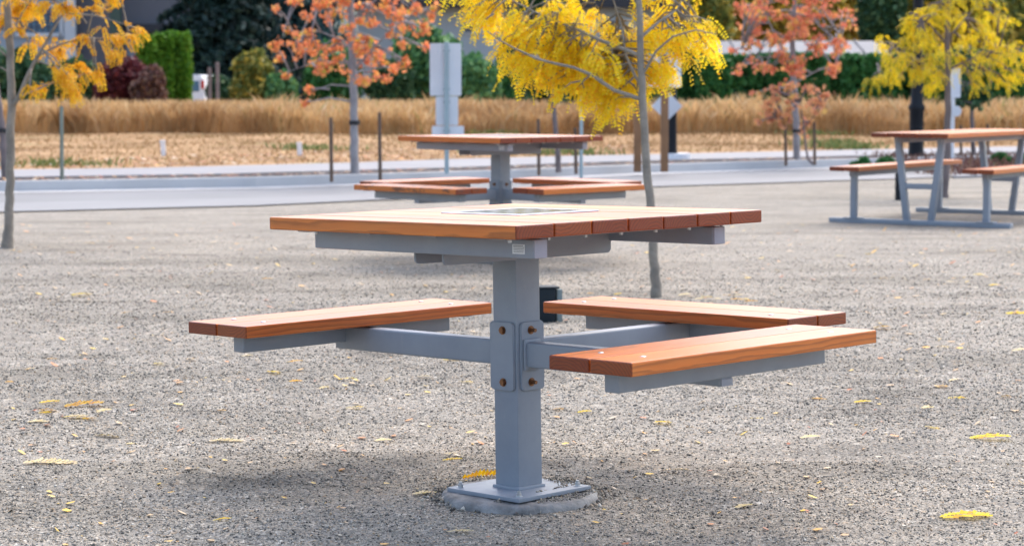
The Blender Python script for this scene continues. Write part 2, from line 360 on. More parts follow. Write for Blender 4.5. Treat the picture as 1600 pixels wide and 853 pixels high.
# loose stones -----------------------------------------------------
def pebbles(name, N, xr, yr, rmin, rmax, power=2.5):
    y = yr[0]+(yr[1]-yr[0])*RNG.random(N)**1.95; hw = 1.3+y*.2; x = RNG.normal(0, 1, N)*.33+RNG.uniform(-1, 1, N)*hw
    dens = np.clip((19.5-y)/11, 0, 1)*np.clip(.80+1.0*vnoise(x*.9+5, y*1.7, 31)+.7*vnoise(x*2.7, y*5, 32), .3, 1); keep = (np.hypot(x-.02, y-6.37) > .235) & (RNG.random(len(y)) < dens); x, y = x[keep], y[keep]; N = len(x)
    r = (rmin+(rmax-rmin)*RNG.random(N)**power)*np.interp(y, [5, 12, 19], [.85, 1.4, 1.1])
    base = np.array([[1, 0, 0], [-1, 0, 0], [0, 1, 0], [0, -1, 0], [0, 0, 1], [0, 0, -1.]])
    V = base[None]*RNG.uniform(.55, 1.15, (N, 6, 1))*RNG.uniform(.6, 1.2, (N, 1, 3))+RNG.uniform(-.2, .2, (N, 6, 3))
    a = RNG.uniform(0, 6.28, N); c, s_ = np.cos(a), np.sin(a); b = RNG.uniform(-.6, .6, N)
    Vx = V[..., 0]*c[:, None]-V[..., 1]*s_[:, None]; Vy = V[..., 0]*s_[:, None]+V[..., 1]*c[:, None]; Vz = V[..., 2]*.75+Vx*np.tan(b)[:, None]*.5
    V = np.stack([Vx, Vy, Vz], -1)*r[:, None, None]
    V[..., 0] += x[:, None]; V[..., 1] += y[:, None]; V[..., 2] += (ground_h(x, y)+r*.18)[:, None]
    t = np.array([[0, 2, 4], [2, 1, 4], [1, 3, 4], [3, 0, 4], [2, 0, 5], [1, 2, 5], [3, 1, 5], [0, 3, 5]])
    fcs = (t[None]+(np.arange(N)*6)[:, None, None]).reshape(-1, 3)
    return mesh_np(name, V.reshape(-1, 3), fcs, M['pebble'], label='loose crushed grey stone covering the gravel yard', cat='gravel', kind='stuff')
pebbles('loose_gravel', 640000, None, (4.4, 20), .0017, .0066)
def grit(name, N, label):
    a = RNG.uniform(-1.9, .9, N); rr = .232*np.sqrt(RNG.uniform(.25, 1, N)); x = rr*np.cos(a)+.02; y = rr*np.sin(a)+6.33
    keep = (np.abs(x-.02) > .05) | (y > 6.4); x, y = x[keep], y[keep]; n = len(x); r = RNG.uniform(.0015, .0042, n)
    # plate is a square turned 45 degrees: its top lies 12 mm above the footing
    on = (np.abs(x-.02)+np.abs(y-6.36)) < .205; z = np.where(on, .0425, .032)+r*.4
    base = np.array([[1, 0, 0], [-1, 0, 0], [0, 1, 0], [0, -1, 0], [0, 0, 1], [0, 0, -1.]])
    V = base[None]*RNG.uniform(.5, 1.2, (n, 6, 1))*r[:, None, None]; V += np.stack([x, y, z], -1)[:, None]
    t = np.array([[0, 2, 4], [2, 1, 4], [1, 3, 4], [3, 0, 4], [2, 0, 5], [1, 2, 5], [3, 1, 5], [0, 3, 5]])
    mesh_np(name, V.reshape(-1, 3), (t[None]+(np.arange(n)*6)[:, None, None]).reshape(-1, 3), M['pebble'], label=label, cat='grit', kind='stuff')
def rim(N):
    a = RNG.uniform(0, 6.28, N); rr = .228+np.abs(RNG.normal(0, .03, N)); x = .02+rr*np.cos(a); y = 6.37+rr*np.sin(a); r = RNG.uniform(.003, .009, N)
    z = ground_h(x, y)+r*.3+np.clip(.262-rr, 0, .03)*.2
    base = np.array([[1, 0, 0], [-1, 0, 0], [0, 1, 0], [0, -1, 0], [0, 0, 1], [0, 0, -1.]]); V = base[None]*RNG.uniform(.5, 1.2, (N, 6, 1))*r[:, None, None]; V += np.stack([x, y, z], -1)[:, None]
    t = np.array([[0, 2, 4], [2, 1, 4], [1, 3, 4], [3, 0, 4], [2, 0, 5], [1, 2, 5], [3, 1, 5], [0, 3, 5]])
    mesh_np('footing_gravel', V.reshape(-1, 3), (t[None]+(np.arange(N)*6)[:, None, None]).reshape(-1, 3), M['pebble'], label='gravel packed against the rim of the near footing', cat='gravel', kind='stuff')
rim(700)
grit('spilled_grit', 900, 'fine grit spilled over the base plate and the rim of the near footing')
# ------------------------------------------------------------------ road, kerb, pavement
def strip(name, A, B, z, mat, thick=0, kind='structure', **k):
    """sheet between two world polylines of equal length (x, y); thick>0 makes a raised slab"""
    n = len(A); V = [(a[0], a[1], z) for a in A]+[(b[0], b[1], z) for b in B]
    Fc = [(i, i+1, n+i+1, n+i) for i in range(n-1)]
    if thick:
        V += [(v[0], v[1], z-thick) for v in V[:2*n]]; q = 2*n
        Fc += [(i+1, i, q+i, q+i+1) for i in range(n-1)]+[(n+i, n+i+1, q+n+i+1, q+n+i) for i in range(n-1)]
    return mesh_np(name, np.array(V), Fc, mat, kind=kind, **k)
def pl(pts, z=0, ext=40):
    P = [wp(x, y, z) for x, y in pts]; a = (P[0]-P[1]).normalized(); b = (P[-1]-P[-2]).normalized()
    return [P[0]+a*ext*.35]+P+[P[-1]+b*ext]
near = pl([(0, 333), (400, 323), (800, 304), (1000, 294), (1150, 289), (1330, 283)])
E1 = pl([(0, 319), (400, 311), (800, 295), (1000, 286), (1150, 281), (1330, 276)])
foot = pl([(0, 301), (400, 294), (800, 281), (1000, 272), (1150, 267), (1330, 262)])
def off(A, d):
    out = []
    for i, p in enumerate(A):
        t = (A[min(i+1, len(A)-1)]-A[max(i-1, 0)]).normalized(); out.append(Vector((p.x-t.y*d, p.y+t.x*d, 0)))
    return out
strip('road', E1, off(foot, -.42), .008, M['asphalt'])
strip('road_apron', near, E1, .014, M['apron'])
strip('gutter', off(foot, -.42), foot, .014, M['kerb'])
k1 = off(foot, .16); strip('kerb', foot, k1, .13, M['kerb'], .13)
k2 = off(k1, 1.1); strip('planting_verge', k1, k2, .118, M['mulch'])
walkb = [p for p in pl([(0, 266), (400, 263), (800, 254), (1000, 247), (1195, 242), (1500, 232)], .135)][0:]
# keep the pavement a steady width behind the verge
k3 = off(k2, 2.5); strip('pavement', k2, k3, .132, M['walk'], .1)
# bank rising to the field ----------------------------------------
FIELD_Y = 44.0
def bank_sheet():
    n = len(k3); cols = 70; rows = 26; V = []
    px = np.array([p.x for p in k3]); py = np.array([p.y for p in k3])
    o = np.argsort(px); xs = np.linspace(-45, 60, cols*2)
    fy = np.interp(xs, px[o], py[o])
    for j in range(rows):
        u = j/(rows-1)
        for x, y0 in zip(xs, fy):
            y1 = max(FIELD_Y, y0+5); y = y0+(y1-y0)*u
            z = .125+.20*(u**.8)+.07*float(vnoise(np.array(x*.7), np.array(y*.8), 8))*min(1, u*5)
            V.append((x, y, z))
    m = len(xs); Fc = [(j*m+i, j*m+i+1, (j+1)*m+i+1, (j+1)*m+i) for j in range(rows-1) for i in range(m-1)]
    return mesh_np('bank', np.array(V), Fc, M['bank'], smooth=True, kind='structure'), xs, fy
bank, bx, bfy = bank_sheet()
def bank_h(x, y):
    y0 = np.interp(x, bx, bfy); y1 = np.maximum(FIELD_Y, y0+5); u = np.clip((y-y0)/(y1-y0), 0, 1)
    return .125+.20*u**.8+.07*vnoise(x*.7, y*.8, 8)*np.minimum(1, u*5)
mesh_np('field', np.array([(-80, 43.5, .31), (90, 43.5, .31), (90, 140, .42), (-80, 140, .42)]), [(0, 1, 2, 3)], M['bank'], kind='structure')
hx = np.linspace(-160, 200, 60); hy = np.linspace(95, 330, 12); HX, HY = np.meshgrid(hx, hy, indexing='ij')
HZ = (HY-95)*.10*(1+.4*np.sin(HX*.04))+3*vnoise(HX*.05, HY*.03, 9)*(HY > 100)
ii = np.arange(HX.size).reshape(HX.shape)
mesh_np('hill', np.stack([HX, HY, HZ], -1).reshape(-1, 3), np.stack([ii[:-1, :-1], ii[1:, :-1], ii[1:, 1:], ii[:-1, 1:]], -1).reshape(-1, 4), M['hill'], smooth=True, kind='structure')
# ------------------------------------------------------------------ grass and litter (uncountable)
def blades(name, x, y, z, h, w_, mat, lean=.25, plume=False, **k):
    N = len(x); a = RNG.uniform(0, 6.28, N); c, s_ = np.cos(a)*w_/2, np.sin(a)*w_/2
    lx, ly = RNG.normal(0, lean, N)*h, RNG.normal(0, lean, N)*h
    f = lambda k_, t_, z_: np.stack([x+k_*c+lx*t_, y+k_*s_+ly*t_, z+h*z_], -1)
    if plume: V = np.stack([f(-.5, 0, 0), f(.5, 0, 0), f(.5, .35, .6), f(1.6, .7, .8), f(0, 1.1, 1), f(-1.6, .7, .8), f(-.5, .35, .6)], 1)
    else: V = np.stack([f(-1, 0, 0), f(1, 0, 0), f(.8, .4, .6), f(0, 1, 1), f(-.8, .4, .6)], 1)
    q = V.shape[1]; return mesh_np(name, V.reshape(-1, 3), np.arange(N*q).reshape(N, q), mat, kind='stuff', **k)
N = 95000
x = RNG.uniform(-30, 30, N); y = 43.6+RNG.random(N)**1.5*9; hh = .30+.34*(vnoise(x*.6, y*.3, 21)+.5)+.40*(vnoise(x*2.2, y*1.2, 22)+.2)+.34*vnoise(x*6, y*2, 23)+np.abs(RNG.normal(0, .17, N))
keep = RNG.random(N) > 1.1*(vnoise(x*1.8, y*.8, 5)+.15)
x, y, hh = x[keep], y[keep], np.clip(hh[keep]*.74, .18, .72)
tc = RNG.uniform(-17, 24, 75); tyc = 43.9+RNG.random(75)*3; th = RNG.uniform(.55, .86, 75)
x = np.concatenate([x, (tc[:, None]+RNG.normal(0, .22, (75, 90))).ravel()]); y = np.concatenate([y, (tyc[:, None]+RNG.normal(0, .2, (75, 90))).ravel()])
hh = np.concatenate([hh, (th[:, None]*RNG.uniform(.6, 1.1, (75, 90))).ravel()])
blades('tall_dry_grass', x, y, np.full(len(x), .29), hh, np.full(len(x), .024), M['strawblade'], .34, True,
       label='tall straw coloured grass in a band across the field', cat='tall grass')
N = 40000
x = RNG.uniform(-16, 26, N); y0 = np.interp(x, bx, bfy); y = y0+.1+RNG.random(N)*(np.maximum(FIELD_Y, y0+5)-y0)
blades('short_dry_grass', x, y, bank_h(x, y)-.01, RNG.uniform(.02, .07, N), np.full(N, .02), M['drygrass'], .6, label='short dry grass on the low bank behind the pavement', cat='grass')
cx = RNG.uniform(-12, 22, 26); cy = np.interp(cx, bx, bfy)+RNG.random(26)**1.3*9+.4
x = (cx[:, None]+RNG.normal(0, .38, (26, 150))).ravel(); y = (cy[:, None]+RNG.normal(0, .25, (26, 150))).ravel()
y0 = np.interp(x, bx, bfy); kp = (y > y0+.05) & (y < 44.5); x, y = x[kp], y[kp]
blades('green_weeds', x, y, bank_h(x, y)-.01, RNG.uniform(.04, .15, len(x)), np.full(len(x), .035), M['greentuft'], .6, label='patches of low green weeds on the dry bank', cat='weeds')
def flakes(name, x, y, z, r, mat, **k):
    N = len(x); a = RNG.uniform(0, 6.28, (N, 1))+np.array([0, 1.3, 2.5, 3.9, 5.1]); rr = r[:, None]*RNG.uniform(.6, 1.1, (N, 5))
    tz = RNG.normal(0, .35, (N, 1))*np.cos(a)*rr
    V = np.stack([x[:, None]+np.cos(a)*rr, y[:, None]+np.sin(a)*rr, z[:, None]+tz+rr*.35], -1)
    return mesh_np(name, V.reshape(-1, 3), np.arange(N*5).reshape(N, 5), mat, kind='stuff', **k)
def along(A, N, d0, d1):
    A = A[1:-1]; seg = RNG.integers(0, len(A)-1, N*3)
    L = np.array([(A[i+1]-A[i]).length for i in range(len(A)-1)]); seg = RNG.choice(len(L), N, p=L/L.sum()); u = RNG.random(N)
    P = np.array([[p.x, p.y] for p in A]); a, b = P[seg], P[seg+1]; p = a+(b-a)*u[:, None]; t = (b-a)/np.linalg.norm(b-a, axis=1)[:, None]
    d = d0+(d1-d0)*RNG.random(N); return p[:, 0]-t[:, 1]*d, p[:, 1]+t[:, 0]*d
x, y = along(k1, 650, .0, .95); flakes('leaf_litter', x, y, np.full(len(x), .125), RNG.uniform(.015, .045, len(x)), M['litter'], label='red and tan fallen leaves scattered along the dark verge', cat='leaf litter')
x, y = along(k3, 1500, .05, 2.6); flakes('bank_litter', x, y, bank_h(x, y)+.01, RNG.uniform(.015, .055, len(x)), M['litter'], label='fallen leaves and pale stones at the foot of the bank', cat='leaf litter')
N = 2600; y = 4.8+15*RNG.random(N)**1.3; x = RNG.uniform(-1, 1, N)*(1+y*.27)
flakes('tiny_leaf_crumbs', x, y, ground_h(x, y)+.002, (.0035+.017*RNG.random(N)**2.2)*np.interp(y, [5, 15], [.8, 1.6]), M['crumb'], label='tiny tan and orange leaf crumbs scattered over the gravel', cat='leaf litter')
# ------------------------------------------------------------------ picnic tables
def planks(n, wpl, gap, L, t, seed, along='u', bev=.004):
    """n boards laid side by side along local X, stacked across local Y; top at z=0. returns mesh arrays with wood coordinates"""
    rnd = random.Random(seed); Vs, Fs, WC, EG = [], [], [], []; offn = 0; tot = n*wpl+(n-1)*gap
    for i in range(n):
        b = bmesh.new(); bmesh.ops.create_cube(b, size=1); dl = rnd.uniform(-.0015, .0015)
        bmesh.ops.scale(b, vec=(L+dl, wpl, t), verts=b.verts)
        es = b.edges[:]; bmesh.ops.bevel(b, geom=es, offset=bev, segments=2, profile=.6, affect='EDGES')
        b.verts.ensure_lookup_table()
        cy = -tot/2+wpl/2+i*(wpl+gap); dz = rnd.uniform(-.0012, .0006)
        oa, oh = rnd.uniform(-.05, .05), rnd.choice((-1, 1))*rnd.uniform(.035, .085); ol = rnd.uniform(0, 9)
        # split end caps so that they carry their own wood tone
        for f in b.faces:
            end = abs(f.normal.x) > .7 or abs(f.calc_center_median().x) > L/2-bev*.9
            ids = []
            for v in f.verts:
                Vs.append((v.co.x, v.co.y+cy, v.co.z-t/2+dz)); WC.append((v.co.x+ol, v.co.y+oa, v.co.z+oh)); EG.append((1. if end else 0., 0, 0)); ids.append(offn); offn += 1
            Fs.append(ids)
        b.free()
    return Vs, Fs, WC, EG
def wood_obj(name, n, wpl, gap, L, t, seed, mat, parent, M4):
    Vs, Fs, WC, EG = planks(n, wpl, gap, L, t, seed)
    # weld per board, keeping end caps apart: key on position and end flag
    key = {}; NV, NW, NE, remap = [], [], [], []
    for v, w_, e in zip(Vs, WC, EG):
        k = (round(v[0], 5), round(v[1], 5), round(v[2], 5), e[0])
        if k not in key: key[k] = len(NV); NV.append(v); NW.append(w_); NE.append(e)
        remap.append(key[k])
    NF = [[remap[i] for i in f] for f in Fs]
    V = np.array([M4 @ Vector(v) for v in NV])
    return mesh_np(name, V, NF, mat, parent, attrs={'wc': NW, 'eg': NE})
def rrect(w_, h, r, n=4, corners=(1, 1, 1, 1)):
    pts = []
    for (sx, sy, a0), c in zip(((1, 1, 0), (-1, 1, 90), (-1, -1, 180), (1, -1, 270)), corners):
        if not c: pts.append((sx*w_/2, sy*h/2)); continue
        for k in range(n+1):
            a = R_(a0+90*k/n); pts.append((sx*(w_/2-r)+r*math.cos(a), sy*(h/2-r)+r*math.sin(a)))
    return pts
ZT, ZS, TK = .81, .482, .0365
def pedestal_table(loc, rot, seats, label, seed, dark=None, footing_label=None):
    root = empty('pedestal_table', loc, label=label, cat='picnic table', group='square pedestal picnic tables')
    root.rotation_euler = rot
    CS = .0985
    MB().box((0, 0, (ZT-.05)/2), (CS, CS, ZT-.052), .006).build('column', M['grey'], root, ang=40)
    bp = MB().box((0, 0, 0), (.30, .30, .012), .002).build('base_plate', M['grey'], root, ang=40)
    weld = MB().box((0, 0, .009), (.112, .112, .012), .005).build('weld_bead', M['grey'], bp, ang=40)
    for sx in (-1, 1):
        for sy in (-1, 1):
            MB().cyl((sx*.122, sy*.122, .011), .0085, .011, 6, bev=.001).cyl((sx*.122, sy*.122, .018), .005, .009, 10).cyl((sx*.122, sy*.122, .0065), .012, .002, 14).build('anchor_nut', M['zinc'], bp)
    # plates on each face of the column, bolts through them
    dirs = {'FR': 0, 'BR': 90, 'BL': 180, 'FL': 270}
    for nm, dg in dirs.items():
        Rz = Matrix.Rotation(R_(dg), 4, 'Z')
        # local: outline XY -> plane facing +X
        P = Rz @ Matrix.Translation((CS/2+.0045, -.005 if nm in ('FL', 'BR') else .008, .396)) @ Matrix(((0, 0, 1, 0), (1, 0, 0, 0), (0, 1, 0, 0), (0, 0, 0, 1)))
        mp = MB().prism(rrect(.094, .200, .011), .0085, P, .0015).build('mounting_plate', M['grey'], root, ang=40)
        arm = nm in seats
        for z in (.320, .472):
            b = MB()
            if arm:
                b.cyl((CS/2+.0105, 0, z), .0095, .006, 6, 'X', bev=.001, M=Rz).cyl((CS/2+.0175, 0, z), .0055, .022, 10, 'X', M=Rz).cyl((CS/2+.0092, 0, z), .0125, .003, 14, 'X', M=Rz)
            else:
                b.cyl((CS/2+.0125, 0, z), .0105, .009, 6, 'X', bev=.0015, M=Rz).cyl((CS/2+.0092, 0, z), .0125, .003, 14, 'X', M=Rz)
            b.build('bolt', M['copperbolt'], mp, ang=35)
        if not arm: continue
        a = .772
        zt_arm = ZS-TK-.007
        x0, x1 = CS/2+.0095, a+.0225
        A = MB().box(((x0+x1)/2, 0, zt_arm-.037), (x1-x0, .050, .074), .008, Rz, 3).box((x0+.004, 0, zt_arm-.037), (.008, .066, .090), .003, Rz).build('seat_arm', M['grey'], root, ang=40)
        MB().box((x1+.0008, 0, zt_arm-.063), (.003, .046, .019), .001, Rz).build('end_cap', M['greycap'], A, ang=40)
        M4 = Rz @ Matrix.Translation((a, 0, ZS)) @ Matrix.Rotation(R_(90), 4, 'Z')
        st = wood_obj('seat', 2, .1395, .006, 1.022, TK, seed+dg, M['wood_dark'] if dark == nm else M['wood'], root, M4)
        hb = .050; Lb = .86; bm_ = MB()
        bm_.box((a, 0, zt_arm-hb/2-.0008), (hb, Lb, hb), .005, Rz, 3)
        sb = bm_.build('seat_beam', M['grey'], st, ang=40)
        for s in (-.43, -.19, .19, .43): MB().box((a, s, ZS-TK-.0034), (.22, .045, .0056), .001, Rz).build('seat_bracket', M['grey'], st, ang=40)
        for s in (-.39, .39):
            for q in (-.073, .073):
                MB().lathe([(.0085, -.001), (.0083, .001), (.006, .0022), (.001, .0027)], 14, tuple((Rz @ Vector((a+q, s, ZS)))[:3])).build('bolt_head', M['zinc'], st, smooth=True)
    # tabletop: seven boards along u
    wood_obj('tabletop', 7, .1395, .0055, 1.025, TK, seed+5, M['wood'], root, Matrix.Translation((0, 0, ZT)))
    zb = ZT-TK
    for v in (-.375, .36):
        sbm = MB().box((0.02, v, zb-.006-.026), (.90, .050, .052), .005, None, 3).build('support_beam', M['grey'], root, ang=40)
        for s in (-1, 1): MB().box((.02+s*(.4515), v, zb-.032), (.005, .047, .049), .002).build('end_cap', M['greycap'], sbm, ang=40)
        if v < 0:
            lb = MB().box((.415, v-.0255, zb-.033), (.046, .0012, .026)).build('label_plate', M['label'], sbm)
            tx = MB()
            for r_ in range(5):
                xx = .397
                while xx < .432:
                    wd = random.uniform(.002, .006); tx.box((xx+wd/2, v-.0263, zb-.024-.0042*r_), (wd, .0004, .0018 if r_ else .0028)); xx += wd+.0012
            tx.build('label_print', M['ink'], lb)
    zc = zb-.006
    for u in (-.058, .058):
        P = Matrix.Translation((u, 0, zc-.044)) @ Matrix(((0, 0, 1, 0), (1, 0, 0, 0), (0, 1, 0, 0), (0, 0, 0, 1)))
        MB().prism(rrect(.69, .088, .016, corners=(0, 0, 1, 1)), .008, P, .001).build('cross_bar', M['grey'], root, ang=40)
    MB().box((0, 0, zc-.03), (.105, .105, .012), .002).build('top_plate', M['grey'], root, ang=40)
    for u in (-.40, -.13, .14, .41): MB().box((u, 0, zb-.0034), (.05, .94, .0056), .001).build('tabletop_bracket', M['grey'], root)
    for u in (.40, -.40):
        for k in range(7):
            MB().cyl((u+.018, -.435+.145*k, zb-.010), .006, .008, 8).build('screw', M['zinc'], root)
    gb = MB().box((.0, 0, 0), (.33, .33, .004), .0012).build('game_board', M['signback'], root); gb.location = (-.03, .05, ZT+.002)
    # slightly proud reflecting checker field
    ck = mesh_np('checker_field', np.array([(-.14, -.14, .0026), (.14, -.14, .0026), (.14, .14, .0026), (-.14, .14, .0026)]), [(0, 1, 2, 3)], M['checker'], gb)
    return root
def footing(loc, rz, label):
    b = MB().lathe([(.226, -.12), (.232, -.05), (.234, -.038), (.233, -.027), (.230, -.018), (.225, -.011), (.217, -.0075), (.205, -.0065), (.001, -.0062)], 150, (0, 0, 0))
    for v in b.bm.verts:
        r = math.hypot(v.co.x, v.co.y)
        if r > .1: a = math.atan2(v.co.y, v.co.x); k = 1+.012*math.sin(3*a+1)+.006*math.sin(7*a)+.006*math.sin(19*a+v.co.z*90)+random.uniform(-.006, .005); v.co.x *= k; v.co.y *= k; v.co.z += random.uniform(-.0022, .001)
    o = b.build('concrete_footing', M['concrete'], smooth=True, label=label, cat='footing', group='round concrete footings'); o.location = loc; return o
# world pose of the near table from the camera fit
C = Matrix(((1, 0, 0), (0, -sp, cp), (0, -cp, -sp)))
RT = Matrix(((.70363517, .71040907, -.01471419), (.04062167, -.06089104, -.99731748), (-.70939935, .70114994, -.07170308)))
rot1 = (C @ RT); loc1 = C @ Vector((.02083, .63409, 6.3906))+Vector((0, 0, CAM_H))
pedestal_table(loc1, rot1.to_euler(), ('FR', 'BR', 'BL'), 'large square wooden pedestal table in front with three seats and inlaid game board', 40)
footing(loc1+Vector((0, 0, -.001)), 0, 'round concrete footing under the near three-seat table')
Y2 = 15.2; p2 = at(782, 215, Y2); base2 = Vector((p2.x, Y2, 1.205-(213-140)/3388*15.2-ZT+.005))
pedestal_table(base2, (0, 0, R_(-45.0)), ('FR', 'BR', 'BL', 'FL'), 'smaller looking square pedestal table with four seats standing behind the near table', 90, dark='FL')
footing(base2, 0, 'round concrete footing under the farther four-seat table')
# rectangular picnic table on the right
def bar(b, p, q, w_, h_, bev=.004):
    p, q = Vector(p), Vector(q); d = q-p; L = d.length; mid = (p+q)/2
    qd = d.to_track_quat('X', 'Z'); b.box((0, 0, 0), (L, w_, h_), bev, Matrix.Translation(mid) @ qd.to_matrix().to_4x4()); return b
def long_table():
    c0 = wp(1300, 347); sd_ = Vector((.835, -.55, 0)).normalized()
    org = c0+sd_*.845; rz = math.atan2(sd_.y, sd_.x)
    t = empty('picnic_table', org, rz, label='long wooden picnic table with attached benches and grey steel legs at the right', cat='picnic table')
    LT = 2.45; YC = 1.0; zt = .822; zsb = .515; yo = LT/2
    for k, y in enumerate((0, 2.0)):
        MB().box((0, y, .022), (1.72, .075, .044), .004).build('ground_rail', M['grey'], t, ang=40)
        for s in (-1, 1):
            fr = MB(); bar(fr, (s*.115, y, .04), (s*.21, y, zt-.045), .055, .055); fr.build('table_leg', M['grey'], t, ang=40)
            MB().box((s*.63, y, (.04+zsb-.04)/2+.0), (.055, .055, zsb-.08), .004).build('bench_leg', M['grey'], t, ang=40)
            MB().box((s*.63, y, .048), (.16, .10, .008), .001).build('foot_plate', M['grey'], t)
        MB().box((0, y, .345), (.27, .045, .05), .004).build('cross_bar', M['grey'], t, ang=40)
    for s in (-1, 1):
        MB().box((s*.63, YC, zsb-.04-.027), (.055, 2.1, .05), .004).build('bench_rail', M['grey'], t, ang=40)
        MB().box((s*.20, YC, zt-.04-.026), (.05, 2.1, .05), .004).build('top_rail', M['grey'], t, ang=40)
        wood_obj('bench_seat', 2, .1395, .006, LT, .04, 300+s, M['wood'], t, Matrix.Translation((s*.63, YC, zsb)) @ Matrix.Rotation(R_(90), 4, 'Z'))
    wood_obj('tabletop', 5, .1395, .006, LT+.05, .04, 311, M['wood'], t, Matrix.Translation((0, YC, zt)) @ Matrix.Rotation(R_(90), 4, 'Z'))
    return t
long_table()
# dark utility box behind the column
ub = wp(860, 503); e = empty('utility_box', (ub.x-.016, ub.y, 0), R_(14), label='small dark green utility pedestal half hidden behind the near table column', cat='utility box')
MB().box((-.02, 0, .085), (.10, .11, .185), .005).build('housing', M['darkgreen'], e, ang=40)
MB().box((.056, .01, .085), (.03, .10, .175), .004).build('outlet_cover', M['boxside'], e, ang=40)
MB().box((-.012, 0, .183), (.124, .12, .01), .003).build('lid', M['darkgreen'], e, ang=40)
# ------------------------------------------------------------------ foliage builders
def frond_arrays(P, D, L, pairs=11, ll=.026, lw=.0125, droop=1.15):
    """pinnate leaves: P starts, D outward directions, L lengths"""
    n = len(P); t = (np.arange(pairs)+.6)/pairs
    D = D/np.linalg.norm(D, axis=1)[:, None]; dr = RNG.uniform(.4, 1.15, n)*droop
    C_ = P[:, None]+D[:, None]*(L[:, None]*(t-.25*t**2*dr[:, None]))[..., None]
    C_[..., 2] -= L[:, None]*dr[:, None]*.75*t[None]**1.7
    T = D[:, None]*np.ones((n, pairs, 1)); T = T.copy(); T[..., 2] -= dr[:, None]*1.25*t[None]**.7; T /= np.linalg.norm(T, axis=-1)[..., None]
    roll = RNG.normal(0, .7, n); up = np.array([0, 0, 1.]); Sd = np.cross(T, up+.001*RNG.random(3)); Sd /= np.linalg.norm(Sd, axis=-1)[..., None]+1e-9
    Nn = np.cross(Sd, T); Sd = Sd*np.cos(roll)[:, None, None]+Nn*np.sin(roll)[:, None, None]; Nn = np.cross(Sd, T)
    out = []
    fold = RNG.uniform(.0, .45, (n, 1, 1))
    for s in (-1, 1):
        dirn = s*Sd*np.cos(fold)-Nn*np.sin(fold)+T*.22+RNG.normal(0, .16, T.shape); dirn /= np.linalg.norm(dirn, axis=-1)[..., None]
        l = ll*(.7+.5*np.sin(np.pi*t))[None, :, None]*RNG.uniform(.8, 1.2, (n, 1, 1))
        wv = T*lw/2*RNG.uniform(.8, 1.2, (n, 1, 1))
        a = C_; out.append(np.stack([a, a+dirn*l*.5-wv, a+dirn*l, a+dirn*l*.5+wv], 2))
    return np.concatenate(out, 1).reshape(-1, 4, 3)
def star_leaves(P, size, shape=5):
    n = len(P); nrm = RNG.normal(0, 1, (n, 3)); nrm[:, 2] = np.abs(nrm[:, 2])*.8+.1; nrm /= np.linalg.norm(nrm, axis=1)[:, None]
    a = np.cross(nrm, RNG.normal(0, 1, (n, 3))); a /= np.linalg.norm(a, axis=1)[:, None]; b = np.cross(nrm, a)
    if shape == 5: pts = np.array([(0, -.35), (.45, -.3), (.3, .05), (.62, .4), (.18, .3), (0, .75), (-.18, .3), (-.62, .4), (-.3, .05), (-.45, -.3)])
    elif shape == 4: pts = np.array([(0, -.6), (.34, 0), (0, .6), (-.34, 0)])
    else: pts = np.array([(-.12, -.5), (.12, -.5), (0, .6)])
    s = (size*RNG.uniform(.65, 1.25, n))[:, None, None]
    V = P[:, None]+(a[:, None]*pts[None, :, :1]+b[:, None]*pts[None, :, 1:])*s
    V += nrm[:, None]*(np.abs(pts[:, 0])**2)[None, :, None]*s*RNG.normal(-.3, .3, (n, 1, 1))
    return V
def faces_obj(name, V, mat, parent=None, **k):
    n, q, _ = V.shape; return mesh_np(name, V.reshape(-1, 3), np.arange(n*q).reshape(n, q), mat, parent, **k)
def nearest_on(limbs, p):
    best = None
    for Pn, _ in limbs:
        for q in Pn:
            d = (q-p).length + (0.25 if q.z > p.z+.25 else 0)
            if best is None or d < best[0]: best = (d, q)
    return best[1]
